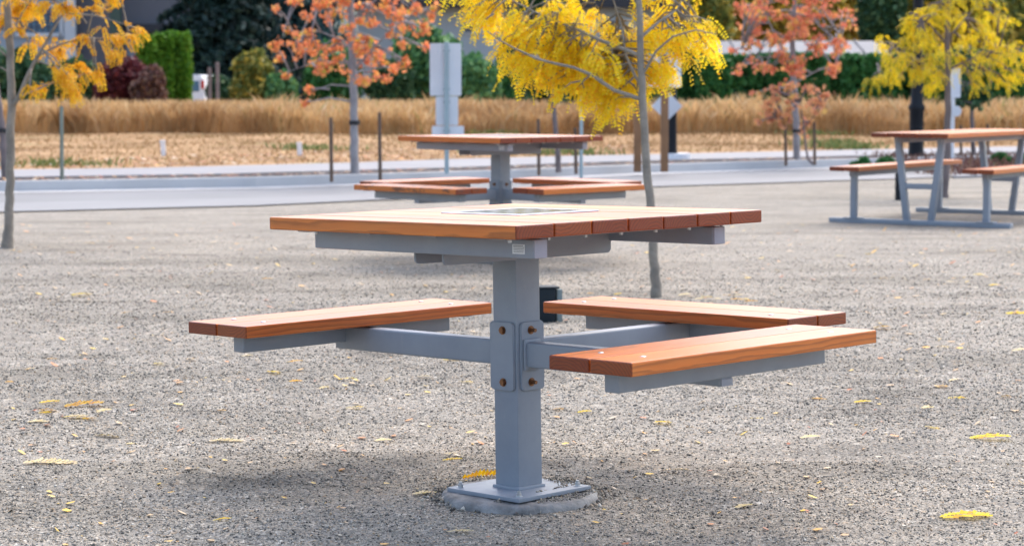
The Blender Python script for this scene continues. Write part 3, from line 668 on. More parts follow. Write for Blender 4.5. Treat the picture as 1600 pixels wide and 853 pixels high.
def young_tree(Y0, base, trunk_px, rads, limbs_px, clusters, leaf, matl, barkm, name, label, group, cat='tree', size=.07, strap=None, up=None, spread=.45, per=1.0, back=None):
    """trunk and limbs from measured outlines at distance Y0, each limb swung to its own depth; clusters (cx,cy,rx,ry,n) of leaves hung on twigs"""
    root = empty(name, base, label=label, cat=cat, group=group); inv = Matrix.Translation(-Vector(base)); b0 = Vector(base)
    px = Y0/F
    tr = [Vector(base)+Vector((0, 0, -.03))]+[at(x, y, Y0) for x, y in trunk_px]
    if up:      # trunk above the frame
        for dx, dz in up: tr.append(Vector((tr[len(trunk_px)].x+dx, Y0, tr[len(trunk_px)].z+dz)))
    rr = list(np.interp(np.linspace(0, 1, len(tr)), np.linspace(0, 1, len(rads)), rads))
    limbs = [(tr, rr)]
    for pts, r0, dy in limbs_px:
        n = len(pts); limbs.append(([at(x, y, Y0)+Vector((0, dy*i/(n-1), 0)) for i, (x, y) in enumerate(pts)], [r0*(1-.75*i/(n-1)) for i in range(n)]))
    wood = MB(); fine = []
    for i, (P, r) in enumerate(limbs):
        # resample smoothly
        Q, q = [], []
        for a in range(len(P)-1):
            m = 4
            for k in range(m):
                u = k/m; Q.append(P[a].lerp(P[a+1], u)+Vector((random.uniform(-1, 1), random.uniform(-1, 1), 0))*r[a]*.16*(1 if a or k else 0)); q.append(r[a]+(r[a+1]-r[a])*u)
        Q.append(P[-1]); q.append(r[-1]); limbs[i] = (Q, q); wood.tube([v-b0 for v in Q], q, 12 if i == 0 else 8, .07)
    LV = []
    for (cx, cy, rx, ry, n) in clusters:
        ctr = at(cx, cy, Y0); dyc = random.uniform(*(back or (-1, 1)))*spread; ctr = at(cx, cy, Y0+dyc); s = nearest_on(limbs, ctr)
        R3 = Vector((rx*px, max(rx, ry)*px*.8, ry*px)); nt_ = max(2, int(n/7)); n = int(n*per)
        ends = []
        for k in range(nt_):
            v = Vector((random.gauss(0, .5), random.gauss(0, .5), random.gauss(0, .45))); e_ = ctr+Vector((v.x*R3.x, v.y*R3.y, v.z*R3.z))
            st_ = s if k == 0 else s.lerp(ctr, random.uniform(.3, .9)); mid = st_.lerp(e_, .5)+Vector((0, 0, random.uniform(0, .12)*(e_-st_).length))
            path = [st_, mid, e_]; wood.tube([v_-b0 for v_ in path], [.008*Y0/14, .005*Y0/14, .0025*Y0/14], 5); ends.append(path)
        P = []; D = []; spx = .8 if leaf == 'frond' else 1.5
        for k in range(n):
            path = random.choice(ends); u = random.random()**.6; p = (path[0].lerp(path[1], u*2) if u < .5 else path[1].lerp(path[2], u*2-1)) if leaf == 'frond' else path[2]
            jit = Vector((random.gauss(0, .33)*R3.x, random.gauss(0, .33)*R3.y, random.gauss(0, .33)*R3.z))
            p = p.lerp(path[2], .6)+jit*(.7 if leaf == 'frond' else 1.25); d = (p-s); d.z *= .4; d = d.normalized()+Vector((random.gauss(0, .6), random.gauss(0, .6), random.gauss(0, .35)))
            P.append(p-b0); D.append(d)
        P = np.array(P); D = np.array(D)
        if leaf == 'frond': LV.append(frond_arrays(P, D, RNG.uniform(.09, .165, n)*size/.07))
        else: LV.append(star_leaves(P, np.full(n, size)))
    wood.build('trunk', barkm, root, smooth=True)
    faces_obj('crown', np.concatenate(LV), matl, root)
    if strap:
        p = at(*strap, Y0); MB().cyl((p.x-b0.x, 0, p.z-b0.z), rr[1]*1.25, .05, 14).build('tree_tie', M['rubber'], root)
    return root
def rnd_clusters(cx, cy, rx, ry, k, size, n, seed, excl=None):
    rd = random.Random(seed); out = []
    while len(out) < k:
        x, y = rd.uniform(-1, 1), rd.uniform(-1, 1)
        if x*x+y*y > 1: continue
        X_, Y_ = cx+x*rx, cy+y*ry
        if excl and excl(X_, Y_): continue
        out.append((X_, Y_, size*rd.uniform(.7, 1.3), size*rd.uniform(.5, .9), n))
    return out
LG = 'yellow honey locust trees in the gravel'
# centre yellow tree ------------------------------------------------
tb = wp(1026, 466); Y0 = tb.y
limbsA = [([(1003, 156), (985, 150), (958, 141), (922, 117), (895, 106), (870, 101), (838, 93), (804, 77), (780, 64), (762, 51)], .013, -.25),
          ([(1001, 88), (975, 77), (936, 62), (905, 47), (870, 33), (835, 17), (803, 0), (770, -25)], .013, .25),
          ([(1004, 140), (990, 112), (979, 85), (975, 45), (965, 10), (950, -40)], .011, .3),
          ([(1002, 120), (1025, 80), (1050, 58), (1085, 48), (1115, 55)], .009, -.15),
          ([(1000, 60), (1030, 35), (1060, 15), (1080, -20)], .01, .2),
          ([(999, 10), (960, -60), (900, -120)], .012, .3), ([(998, -20), (1060, -90), (1110, -150)], .012, -.3), ([(998, -80), (950, -160), (930, -230)], .01, .1)]
cl = []
for i in range(54):       # along the low left limb
    u = random.random(); cxp = 800+u*195; cyp = np.interp(cxp, [762, 870, 922, 995], [50, 88, 108, 132])+random.uniform(-25, 16)
    cl.append((cxp, cyp, 26, 16, 17))
cl += [(855, 110, 30, 16, 26), (880, 125, 26, 14, 26), (900, 135, 28, 14, 30), (925, 140, 28, 14, 34), (950, 160, 20, 15, 34), (955, 150, 22, 14, 30), (930, 120, 30, 16, 30), (965, 128, 26, 16, 30), (975, 150, 15, 10, 16),
       (790, 78, 20, 10, 10), (815, 88, 22, 12, 16), (800, 110, 14, 8, 9), (840, 118, 16, 8, 10), (945, 172, 12, 8, 12)]
for i in range(40):       # second limb and the mass above
    u = random.random(); cxp = 720+u*280; cyp = np.interp(cxp, [720, 803, 870, 1000], [5, 18, 45, 85])+random.uniform(-40, 18)
    cl.append((cxp, cyp, 28, 17, 15))
cl += [(890, 62, 26, 16, 34), (920, 95, 26, 14, 30), (945, 85, 24, 14, 26), (900, 88, 26, 12, 24), (865, 75, 24, 10, 18), (905, 80, 24, 12, 30), (870, 50, 22, 14, 22), (735, 18, 22, 12, 14), (760, 35, 16, 9, 8), (775, 12, 20, 14, 14), (980, 60, 26, 30, 34), (950, 70, 28, 20, 30), (975, 100, 22, 18, 28)]
for i in range(26):       # right side
    cxp = random.uniform(1010, 1105); cyp = np.interp(cxp, [1010, 1060, 1130], [50, 45, 55])+random.uniform(-20, 22)
    cl.append((cxp, cyp, 18, 11, 9))
cl += [(1020, 105, 20, 16, 26), (1045, 105, 20, 14, 22), (1025, 118, 12, 8, 8), (1070, 88, 20, 12, 16), (1060, 115, 12, 8, 7), (1100, 75, 20, 10, 12), (1118, 82, 9, 6, 4), (1040, 15, 26, 14, 26), (1075, 8, 24, 16, 22), (1020, 0, 20, 14, 16)]
cl += rnd_clusters(930, -130, 190, 110, 46, 30, 13, 3)
young_tree(Y0, tb, [(1026, 462), (1024, 430), (1021, 390), (1017, 330), (1009, 240), (1005, 170), (1001, 90), (998, 0)], [.045, .031, .028, .026, .024, .022, .019, .015, .008],
           limbsA, cl, 'frond', M['yellow'], M['bark'], 'honey_locust_tree', 'bright yellow honey locust rising behind the near table with foliage spreading left', LG, up=[(-.02, .5), (-.03, 1.0)], per=.60, back=(.12, 1.5))
# left yellow tree ---------------------------------------------------
tb = wp(10, 388); Y0 = tb.y
cl = [(55, 60, 22, 10, 7), (75, 72, 22, 8, 9), (95, 82, 20, 10, 10), (100, 118, 22, 9, 18), (118, 125, 20, 10, 20), (130, 110, 18, 10, 14), (90, 112, 20, 7, 12), (150, 108, 16, 8, 8), (115, 140, 12, 9, 8), (62, 130, 14, 6, 6), (45, 138, 12, 5, 4),
      (140, 60, 24, 12, 9), (165, 55, 22, 12, 11), (175, 80, 12, 12, 9), (200, 60, 12, 14, 8), (212, 45, 9, 14, 6), (110, 12, 22, 10, 12), (135, 18, 18, 14, 14), (80, 5, 20, 8, 10), (160, 0, 20, 8, 7), (190, 0, 18, 8, 5), (25, 15, 24, 16, 30), (5, 30, 16, 14, 16), (40, 8, 20, 10, 18),
      (30, 45, 14, 10, 7), (2, 45, 8, 12, 6), (-8, 110, 14, 10, 8), (-20, 60, 26, 20, 26), (60, -12, 26, 12, 20)]
cl += rnd_clusters(20, -120, 190, 100, 40, 28, 13, 5)
young_tree(Y0, tb, [(11, 383), (14, 350), (15, 300), (17, 230), (18, 150), (16, 80), (12, 20), (8, -30)], [.062, .036, .033, .031, .028, .024, .015], [
    ([(17, 170), (35, 145), (48, 118), (62, 95), (85, 60), (110, 22), (120, -20)], .022, -.3), ([(30, 152), (55, 140), (80, 128), (110, 122)], .009, .2), ([(55, 90), (90, 70), (130, 58), (175, 62), (212, 50)], .010, .25),
    ([(15, 60), (30, 20), (60, -30)], .012, .2), ([(12, 0), (-40, -60)], .012, 0), ([(12, 90), (-20, 60)], .01, 0), ([(120, -20), (60, -90)], .01, .2)],
    cl, 'frond', M['gold'], M['bark'], 'honey_locust_tree', 'golden orange honey locust with a forked grey trunk at the left edge', LG, up=[(0, .6), (0, 1.1)], size=.062, per=1.5)
# right yellow tree --------------------------------------------------
tb = wp(1475, 309); Y0 = tb.y
cl = rnd_clusters(1485, 62, 105, 62, 46, 22, 18, 8, lambda x, y: (x < 1400 and y < 45)) + [(1375, 120, 14, 12, 22), (1398, 118, 14, 10, 20), (1412, 112, 14, 12, 18), (1385, 72, 18, 10, 18), (1405, 62, 18, 10, 18), (1420, 22, 18, 9, 16), (1440, 35, 18, 10, 20), (1440, 100, 20, 12, 22), (1463, 135, 14, 8, 14), (1515, 130, 14, 10, 12), (1540, 118, 16, 12, 14), (1575, 128, 14, 10, 16), (1590, 120, 10, 10, 12), (1560, 95, 18, 12, 18), (1590, 75, 18, 14, 22), (1598, 95, 12, 12, 14), (1555, 70, 18, 12, 18), (1530, 40, 20, 14, 18)]
cl += rnd_clusters(1490, -70, 100, 70, 30, 24, 16, 9)
young_tree(Y0, tb, [(1476, 300), (1480, 250), (1481, 190), (1481, 120), (1480, 50), (1482, -20)], [.05, .04, .036, .03, .025, .016], [
    ([(1481, 130), (1440, 95), (1400, 75), (1375, 100)], .014, .2), ([(1481, 110), (1530, 85), (1580, 80)], .014, -.2), ([(1481, 70), (1450, 40), (1420, 20)], .012, -.2), ([(1481, 60), (1520, 20), (1545, -20)], .012, .2), ([(1481, 20), (1450, -50)], .012, 0)],
    cl, 'frond', M['lime'], M['bark_dark'], 'honey_locust_tree', 'greenish yellow honey locust behind the long picnic table at the right', LG, size=.08, per=.72, up=[(0, .7), (0, 1.2)])
# maples along the far pavement ---------------------------------------
MG = 'young street trees along the pavement'
def verge(x, y): return wp(x, y, .118)
tb = verge(555, 273); Y0 = tb.y
def ex(x, y): return (abs(x-555) > 55 and y > 120) or (y > 135 and x > 600)
cl = rnd_clusters(560, 40, 105, 92, 84, 11, 8, 12, ex)+[(432, 75, 9, 10, 12), (440, 92, 9, 8, 9), (452, 118, 10, 6, 9), (485, 143, 8, 5, 7), (475, 158, 8, 5, 6), (445, 50, 12, 8, 9), (430, 12, 10, 6, 6), (455, 5, 14, 8, 12), (660, 45, 10, 8, 8), (672, 15, 9, 14, 12), (610, 110, 12, 8, 12), (600, 125, 10, 6, 9), (500, 95, 12, 8, 10), (565, 125, 14, 8, 12), (590, 75, 22, 14, 26), (500, 110, 8, 6, 7)]
cl += rnd_clusters(565, -90, 110, 70, 34, 16, 13, 13)
young_tree(Y0, tb, [(555, 265), (554, 220), (553, 160), (552, 110), (550, 50), (548, 0), (550, -60)], [.062, .055, .052, .05, .055, .04, .02], [
    ([(553, 115), (535, 90), (520, 60)], .018, .3), ([(552, 112), (580, 80), (610, 50), (650, 20)], .018, -.3), ([(552, 70), (500, 50), (440, 50)], .014, .2), ([(552, 100), (500, 95), (455, 112)], .012, -.2), ([(550, 30), (600, -10), (640, -60)], .016, 0), ([(549, 10), (500, -40)], .014, 0)],
    cl, 'star', M['coral'], M['bark_pale'], 'maple_tree', 'coral red maple with a pale straight trunk left of the blank street signs', MG, size=.066, strap=(554, 192), spread=.7, per=2.2)
tb = verge(1246, 251); Y0 = tb.y
cl = rnd_clusters(1237, 40, 105, 78, 78, 11, 8, 15, lambda x, y: y > 95 and abs(x-1237) > 78)+rnd_clusters(1265, 110, 60, 25, 12, 11, 10, 16)+[(1160, 78, 10, 7, 9), (1155, 115, 10, 6, 8), (1180, 145, 8, 5, 6)]
cl += rnd_clusters(1240, -70, 90, 55, 26, 16, 13, 17)
young_tree(Y0, tb, [(1246, 245), (1244, 190), (1240, 120), (1238, 60), (1242, 10), (1240, -50)], [.06, .052, .05, .045, .035, .02], [
    ([(1240, 110), (1215, 60), (1195, 10)], .02, .3), ([(1240, 100), (1280, 60), (1320, 30)], .016, -.3), ([(1241, 130), (1280, 110), (1310, 100)], .014, .2), ([(1240, 90), (1190, 90), (1160, 75)], .012, 0), ([(1240, 0), (1290, -50)], .014, 0)],
    cl, 'star', M['pink'], M['bark_pale'], 'maple_tree', 'pinkish red maple with a pale trunk in front of the dark hedge at right', MG, size=.075, strap=(1245, 205), spread=.8, per=2.0)
# little orange maple by its two stakes
tb = verge(1262, 252); Y0 = tb.y-.6; tb.y = Y0
cl = rnd_clusters(1235, 172, 70, 40, 20, 11, 11, 19)+[(1215, 190, 10, 8, 9), (1285, 165, 14, 12, 14), (1280, 140, 14, 10, 12)]
young_tree(Y0, tb, [(1262, 248), (1258, 220), (1255, 190), (1250, 160)], [.02, .016, .012, .008], [([(1258, 215), (1225, 185)], .008, .1), ([(1256, 200), (1285, 165)], .008, -.1)], cl, 'star', M['orange'], M['bark_dark'], 'maple_sapling',
    'small orange maple sapling at the foot of the pinkish maple', MG, size=.085, spread=.3, per=1.2)
tb = verge(873, 266); Y0 = tb.y
young_tree(Y0, tb, [(872, 260), (869, 215), (865, 165), (862, 120), (860, 70)], [.045, .038, .034, .03, .015], [([(865, 160), (840, 125), (825, 95)], .014, .2), ([(865, 158), (890, 125), (900, 95)], .014, -.2)],
    rnd_clusters(860, 105, 52, 52, 34, 14, 22, 22), 'star', M['g_dark'], M['bark_dark'], 'street_tree', 'dark green round street tree half hidden behind the yellow foliage', MG, size=.10, spread=.4, per=1.4)
tb = verge(1521, 243); Y0 = tb.y
young_tree(Y0, tb, [(1521, 235), (1519, 200), (1518, 165), (1517, 120), (1515, 70)], [.045, .038, .034, .03, .015], [([(1518, 165), (1500, 130)], .014, .2), ([(1518, 165), (1545, 130)], .014, -.2)],
    rnd_clusters(1518, 118, 38, 44, 22, 13, 22, 24), 'star', M['g_dark'], M['bark_dark'], 'street_tree', 'dark green street tree behind the greenish yellow locust at right', MG, size=.10, spread=.4, per=1.4)
tb = verge(9, 282); Y0 = tb.y
young_tree(Y0, tb, [(9, 275), (6, 230), (0, 180), (-8, 120), (-14, 60), (-18, 0)], [.06, .05, .046, .042, .03, .015], [([(-6, 130), (-50, 80)], .014, .2)],
    rnd_clusters(-90, 0, 70, 110, 34, 16, 12, 26), 'star', M['coral'], M['bark_dark'], 'maple_tree', 'leaning purple grey trunk with a black tie at the far left edge', MG, size=.09, strap=(3, 204), spread=.4)
# ------------------------------------------------------------------ stakes, posts, signs, lamps
SG = 'thin tree stakes along the verge'
for x, y0, y1, m, lb in ((97, 166, 282, 'stake_g', 'greenish wooden stake at left beside the golden locust'), (518, 184, 277, 'stake', 'dark brown stake just left of the coral maple'), (594, 176, 276, 'stake', 'brown stake just right of the coral maple'),
                         (842, 186, 267, 'stake', 'brown stake left of the dark green street tree trunk'), (900, 200, 265, 'stake', 'short stake right of the dark green street tree trunk'),
                         (1228, 196, 253, 'stake', 'dark stake left of the pinkish maple trunk'), (1273, 190, 252, 'stake', 'dark stake right of the pinkish maple trunk'),
                         (1502, 196, 245, 'stake', 'thin stake left of the street tree behind the long picnic table'), (1544, 194, 244, 'stake', 'thin stake right of the street tree behind the long picnic table')):
    p = verge(x, y1); top = at(x-1, y0, p.y); h = top.z-p.z; rd = .024
    b = MB().cyl((0, 0, h/2-.03), rd, h+.06, 8, r2=rd*.9, bev=.004); o = b.build('tree_stake', M[m], label=lb, cat='stake', group=SG); o.location = p; o.rotation_euler = (0, (top.x-p.x)/h, 0)
p = wp(908, 282, 0.0); top = at(906, 150, p.y); h = top.z
o = MB().cyl((0, 0, h/2-.03), .024, h+.06, 10, bev=.004).build('tree_stake', M['signpole'], label='tall grey stake at the road edge right of the farther table', cat='stake', group=SG); o.location = p
# blank backs of street signs on one pole
p = verge(698, 272); e = empty('street_sign', p, label='back of stacked blank street signs on a galvanised pole', cat='street sign'); Yp = p.y; s_ = Yp/F
def zz(y, Y): return at(0, y, Y).z
MB().box((0, 0, (zz(66, Yp)-p.z)/2), (.055, .045, zz(66, Yp)-p.z), .004).build('pole', M['signpole'], e)
for (x0, y0, x1, y1) in ((672, 68, 721, 150), (681, 151, 716, 196), (675, 197, 725, 213)):
    za, zb_ = zz(y1, Yp)-p.z, zz(y0, Yp)-p.z; MB().prism(rrect((x1-x0)*s_, zb_-za, .02), .004, Matrix.Translation((((x0+x1)/2-698)*s_, +.027 if y0 != 151 else +.030, (za+zb_)/2)) @ Matrix.Rotation(R_(90), 4, 'X') ).build('sign_panel', M['signback'], e)
rails = MB()
for y in (80, 140, 160, 205): rails.box((0, .0235, zz(y, Yp)-p.z), (.09, .004, .02), .002)
rails.build('clamp', M['signpole'], e)
# notice board on two timber posts
p = verge(1017, 262); Yp = p.y; s_ = Yp/F; e = empty('notice_board', p, label='white notice board on two brown timber posts behind the yellow foliage', cat='notice board')
for x in (996, 1038): MB().box(((x-1017)*s_, 0, (zz(86, Yp)-p.z)/2-.03), (.105, .105, zz(86, Yp)-p.z+.06), .008).build('post', M['post_wood'], e)
MB().box((0.02, .075, zz(113, Yp)-p.z), (.80, .03, 48*s_), .004).build('board', M['white'], e)
MB().box((0.02, .075, zz(88, Yp)-p.z+.02), (.84, .05, .03), .004).build('board_cap', M['signpole'], e)
# lamp posts
def lamp(px_, ybase, w_base, label, zt=4.6, diamond=False, z0=.118):
    p = wp(px_, ybase, z0); e = empty('street_lamp', p, label=label, cat='street lamp', group='black street lamps')
    k = w_base
    MB().lathe([(k*1.35, 0), (k*1.35, .05), (k*1.15, .09), (k*1.05, .16), (k, .22), (k*.92, .55), (k*.95, .85), (k*1.1, .88), (k*1.1, .93), (k*.85, .98), (k*.78, 1.15), (k*.7, 1.2), (k*.66, 1.9), (k*.6, zt-.6), (k*.75, zt-.55)], 20).build('post', M['black'], e, smooth=True)
    MB().lathe([(.09, zt-.55), (.14, zt-.5), (.2, zt-.1), (.19, zt-.08)], 8).build('lantern', M['signback'], e)
    MB().lathe([(.24, zt-.08), (.2, zt), (.05, zt+.12), (.02, zt+.22)], 8).build('lantern_cap', M['black'], e)
    return e, p
e, p = lamp(1050, 250, .075, 'black street lamp with a diamond sign on it, behind the notice board')
Yp = p.y; MB().prism([(-.24, 0), (0, -.24), (.24, 0), (0, .24)], .004, Matrix.Translation((-.09, -.085, zz(166, Yp)-p.z)) @ Matrix.Rotation(R_(90), 4, 'X')).build('diamond_sign', M['signback'], e, label='white back of a diamond shaped sign')
MB().cyl((p.x+.08, p.y+.05, .16), .22, .12, 20, bev=.01).build('lamp_footing', M['white'], label='pale round concrete footing at the black lamp behind the notice board', cat='footing')
lamp(1431, 255, .125, 'thick black street lamp rising behind the long picnic table', zt=5.2, z0=.0)
p = wp(1404, 313); e = empty('bollard', p, label='short black bollard under the left bench of the long picnic table', cat='bollard')
MB().cyl((0, 0, .17), .040, .36, 16, bev=.005).build('post', M['black'], e, smooth=False); MB().cyl((0, 0, .36), .045, .02, 16, bev=.005).build('cap', M['black'], e)
p = wp(1487, 248, .118); Yp = p.y; s_ = Yp/F; e = empty('street_sign', p, label='grey street sign seen from behind, beside the greenish yellow locust trunk', cat='street sign')
MB().cyl((0, 0, (zz(105, Yp)-p.z)/2), .035, zz(105, Yp)-p.z, 12).build('pole', M['signback'], e)
MB().prism(rrect(.19, 46*s_, .02), .004, Matrix.Translation((.02, -.04, zz(130, Yp)-p.z)) @ Matrix.Rotation(R_(90), 4, 'X')).build('sign_panel', M['signback'], e)
MB().cyl((.05, -.04, zz(174, Yp)-p.z), .085, .004, 20, 'Y').build('sign_disc', M['signback'], e)
for x, y0, y1, lb in ((256, 229, 253, 'left white marker post on the dry bank'), (469, 226, 247, 'right white marker post on the dry bank')):
    Yp = 33.5; zb_ = float(bank_h(np.array(at(x, y1, Yp).x), np.array(Yp))); p = at(x, y1, Yp); h = (y1-y0)*Yp/F
    o = MB().box((0, 0, h/2-.02), (.075, .02, h+.04), .004).box((0, -.012, h*.92), (.085, .01, .03), .003).build('marker_post', M['white'], label=lb, cat='marker post', group='white marker posts'); o.location = (p.x, Yp, zb_); o.rotation_euler = (0, R_(-4), 0)
# ------------------------------------------------------------------ shrubs, hedges and far trees
def bush(name, px_, ybot, ytop, wpx, Y, mat, n, size, label, cat='shrub', group=None, shape='ball', trunk=None, trunk_m='bark_dark', zb=.4, leaf=4, boxy=False, seed=None, depth=None):
    g = np.random.default_rng(zlib.crc32(label.encode()) % 9973 if seed is None else seed)
    b = at(px_, ybot, Y); zb = zb; top = at(px_, ytop, Y).z; Wd = wpx*Y/F/2; Hh = top-zb; Dp = depth or Wd
    root = empty(name, (b.x, Y, zb), label=label, cat=cat, group=group); low = trunk or 0.0
    n = int(n*(2.4 if boxy else 1.3)); nc = max(18, int(n/(40 if boxy else 100))); c = g.normal(0, 1, (nc, 3)); c /= np.linalg.norm(c, axis=1)[:, None]; c *= g.uniform(.35, 1, (nc, 1))**.5
    if boxy:
        c = g.uniform(-1, 1, (nc, 3)); ax = g.integers(0, 3, nc); push = g.random(nc) < .65
        c[np.arange(nc)[push], ax[push]] = np.sign(c[np.arange(nc)[push], ax[push]])*g.uniform(.85, 1, push.sum())
    rad = .30 if not boxy else .16
    k = g.integers(0, nc, n); d = g.normal(0, 1, (n, 3)); d /= np.linalg.norm(d, axis=1)[:, None]; d *= g.uniform(.2, 1, (n, 1))**.4
    P = c[k]*(1-rad)+d*rad*g.uniform(.6, 1.2, (nc, 1))[k]
    if shape == 'cone':
        zz_ = (P[:, 2]+1)/2; P[:, :2] *= (1.06-zz_)[:, None]
    P = P*np.array([Wd, Dp, (Hh-low)/2]); P[:, 2] += low+(Hh-low)/2
    V = star_leaves(P, np.full(n, size*1.9), 4 if leaf == 3 else leaf)
    faces_obj('foliage' if cat != 'tree' else 'crown', V, mat, root)
    st = MB(); th = low+(Hh-low)*.7; st.tube([(0, 0, -.1), (0.02*Wd, 0, th*.5), (0, 0, th)], [.05*Wd+.02, .035*Wd+.015, .01], 8)
    for j in range(7):
        a = j*2.4; st.tube([(0, 0, low*.8+.1*Hh+j*.06*Hh), (math.cos(a)*Wd*.35, math.sin(a)*Dp*.35, low+.25*(Hh-low)+j*.07*Hh), (math.cos(a)*Wd*.6, math.sin(a)*Dp*.6, low+.4*(Hh-low)+j*.06*Hh)], [.03*Wd, .018*Wd, .006], 6)
    st.build('trunk' if cat == 'tree' else 'stems', M[trunk_m], root, smooth=True)
    return root
def spruce(px_, wpx, ytop, Y, mat, label, n=15000, seed=1, ybot=150):
    g = np.random.default_rng(seed); b = at(px_, 140, Y); Wd = wpx*Y/F/2; top = at(px_, ytop, Y).z; Hh = top-.4
    root = empty('spruce_tree', (b.x, Y, .4), label=label, cat='tree', group='tall spruces behind the field'); P = []
    st = MB().tube([(0, 0, -.1), (0, 0, Hh*.5), (0, 0, Hh)], [.2, .13, .02], 10); nb = 150
    for i in range(nb):
        u = i/nb; z = Hh*(.04+.94*u); L = Wd*(1.05-u)*g.uniform(.75, 1.1); a = i*2.399
        tip = np.array([math.cos(a)*L, math.sin(a)*L, -L*.28]); m = int(n/nb*(1.6-1.2*u))
        if i % 3 == 0: st.tube([(0, 0, z), tuple(np.array([0, 0, z])+tip*.9)], [.035, .01], 5)
        t = g.random(m)**.7; q = np.array([0, 0, z])+tip*t[:, None]; q[:, 2] += .1*L*np.sin(t*3.1)
        side = np.array([-math.sin(a), math.cos(a), 0]); q += side*(g.normal(0, .17, m)*L*(1.1-t*.6))[:, None]; q[:, 2] -= np.abs(g.normal(0, .13, m)); P.append(q)
    faces_obj('crown', star_leaves(np.concatenate(P), np.full(sum(map(len, P)), .26), 4), mat, root); st.build('trunk', M['bark_dark'], root, smooth=True)
spruce(350, 290, -260, 72, M['spruce'], 'very dark tall spruce filling the upper left behind the cedar hedge', 20000, 1)
spruce(465, 230, -190, 76, M['bluespruce'], 'blue green spruce behind the coral maple', 16000, 2)
HGL = 'bright green columns of the left cedar hedge'
for i, x in enumerate((232, 256, 280)):
    bush('cedar_column', x, 150, (54, 52, 49)[i], (36, 34, 38)[i], 60+.2*i, M['g_cedar'], 5200, .085, ('leftmost bright green clipped cedar column left of the white vehicle', 'middle bright green clipped cedar column left of the white vehicle', 'bright green clipped cedar column nearest the white vehicle')[i], 'hedge plant', HGL, boxy=True, depth=.35, leaf=3)
bush('shrub', 195, 165, 84, 120, 57, M['burgundy'], 6500, .085, 'deep burgundy shrub in the tall grass at left', leaf=4)
bush('shrub', 236, 165, 98, 70, 56, M['brownshrub'], 4200, .08, 'reddish brown shrub in front of the bright green cedars')
bush('shrub', 110, 165, 88, 150, 62, M['g_dark'], 7000, .09, 'dark green shrub behind the golden locust leaves')
bush('shrub', 20, 165, 60, 130, 63, M['g_dark'], 7000, .09, 'dark green shrub at the far left behind the trunk')
bush('shrub', 395, 160, 72, 85, 58, M['olive'], 5200, .085, 'yellowish green loose shrub between the spruce and the coral maple')
bush('shrub', 440, 160, 105, 60, 57.5, M['g_mid'], 3600, .08, 'low green shrub at the left foot of the coral maple')
bush('shrub', 345, 160, 112, 60, 59, M['g_dark'], 3600, .08, 'low dark shrub right of the white vehicle')
bush('shrub', 520, 160, 60, 110, 62, M['g_hedge'], 7000, .09, 'dense green shrub behind the coral maple trunk', 'shrub')
bush('broadleaf_tree', 665, 165, 22, 130, 60, M['g_mid'], 11000, .10, 'rounded green tree behind the blank street signs', 'tree', 'green trees behind the field')
bush('broadleaf_tree', 742, 165, 80, 90, 58, M['g_mid'], 7000, .09, 'low green tree just right of the blank street signs', 'tree', 'green trees behind the field')
bush('broadleaf_tree', 610, 165, 85, 90, 58.5, M['g_dark'], 6000, .09, 'dark green low tree between the coral maple and the blank street signs', 'tree', 'green trees behind the field')
bush('broadleaf_tree', 800, 165, 78, 80, 60, M['g_hedge'], 7000, .09, 'deep green low tree left of the yellow foliage tip', 'tree', 'green trees behind the field')
bush('broadleaf_tree', 905, 165, 60, 150, 62, M['g_hedge'], 9000, .10, 'deep green wide tree hidden behind the yellow foliage', 'tree', 'green trees behind the field')
bush('broadleaf_tree', 850, 165, -40, 150, 66, M['g_dark'], 9000, .12, 'tall dark tree behind the centre of the yellow foliage', 'tree', 'green trees behind the field')
HG = 'dark green cedars of the right hedge'
nth = ('first', 'second', 'third', 'fourth', 'fifth', 'sixth', 'seventh', 'eighth', 'ninth', 'tenth', 'eleventh', 'twelfth', 'thirteenth', 'fourteenth', 'fifteenth', 'sixteenth', 'seventeenth')
for i in range(17):
    x = 1000+i*38; bush('hedge_cedar', x, 165, 80+random.uniform(-5, 8), 56, 60+.35*(i % 3), M['g_hedge'], 5200, .09, nth[i]+' dark green cedar from the left in the clipped right hedge', 'hedge plant', HG, boxy=True, depth=.5, leaf=3)
# far trees at top right
TG = 'autumn trees beyond the pale roof'
for px_, yt, wpx, Y, m, lb in ((1090, -80, 130, 84, 'olive', 'olive tree at the top between the yellow foliage and the pinkish maple'), (1180, -120, 150, 90, 'oliveyel', 'yellow olive tree behind the pinkish maple'), (1290, -60, 130, 92, 'oliveyel', 'yellowing tree above the pale roof'),
                               (1375, -60, 90, 88, 'g_dark', 'dark tree rising left of the thick black lamp'), (1430, -140, 140, 90, 'olive', 'olive tree behind the thick black lamp'), (1530, -120, 170, 86, 'oliveyel', 'yellow brown tree at the top right'), (1620, -90, 150, 82, 'olive', 'olive tree at the right edge')):
    bush('broadleaf_tree', px_, 130, yt, wpx, Y, M[m], 9000, .15, lb, 'tree', TG, trunk=1.2, zb=.4)
bush('shrub', 1330, 130, 38, 190, 95, M['olive'], 7000, .16, 'grey olive scrub above the pale roof', zb=2.0)
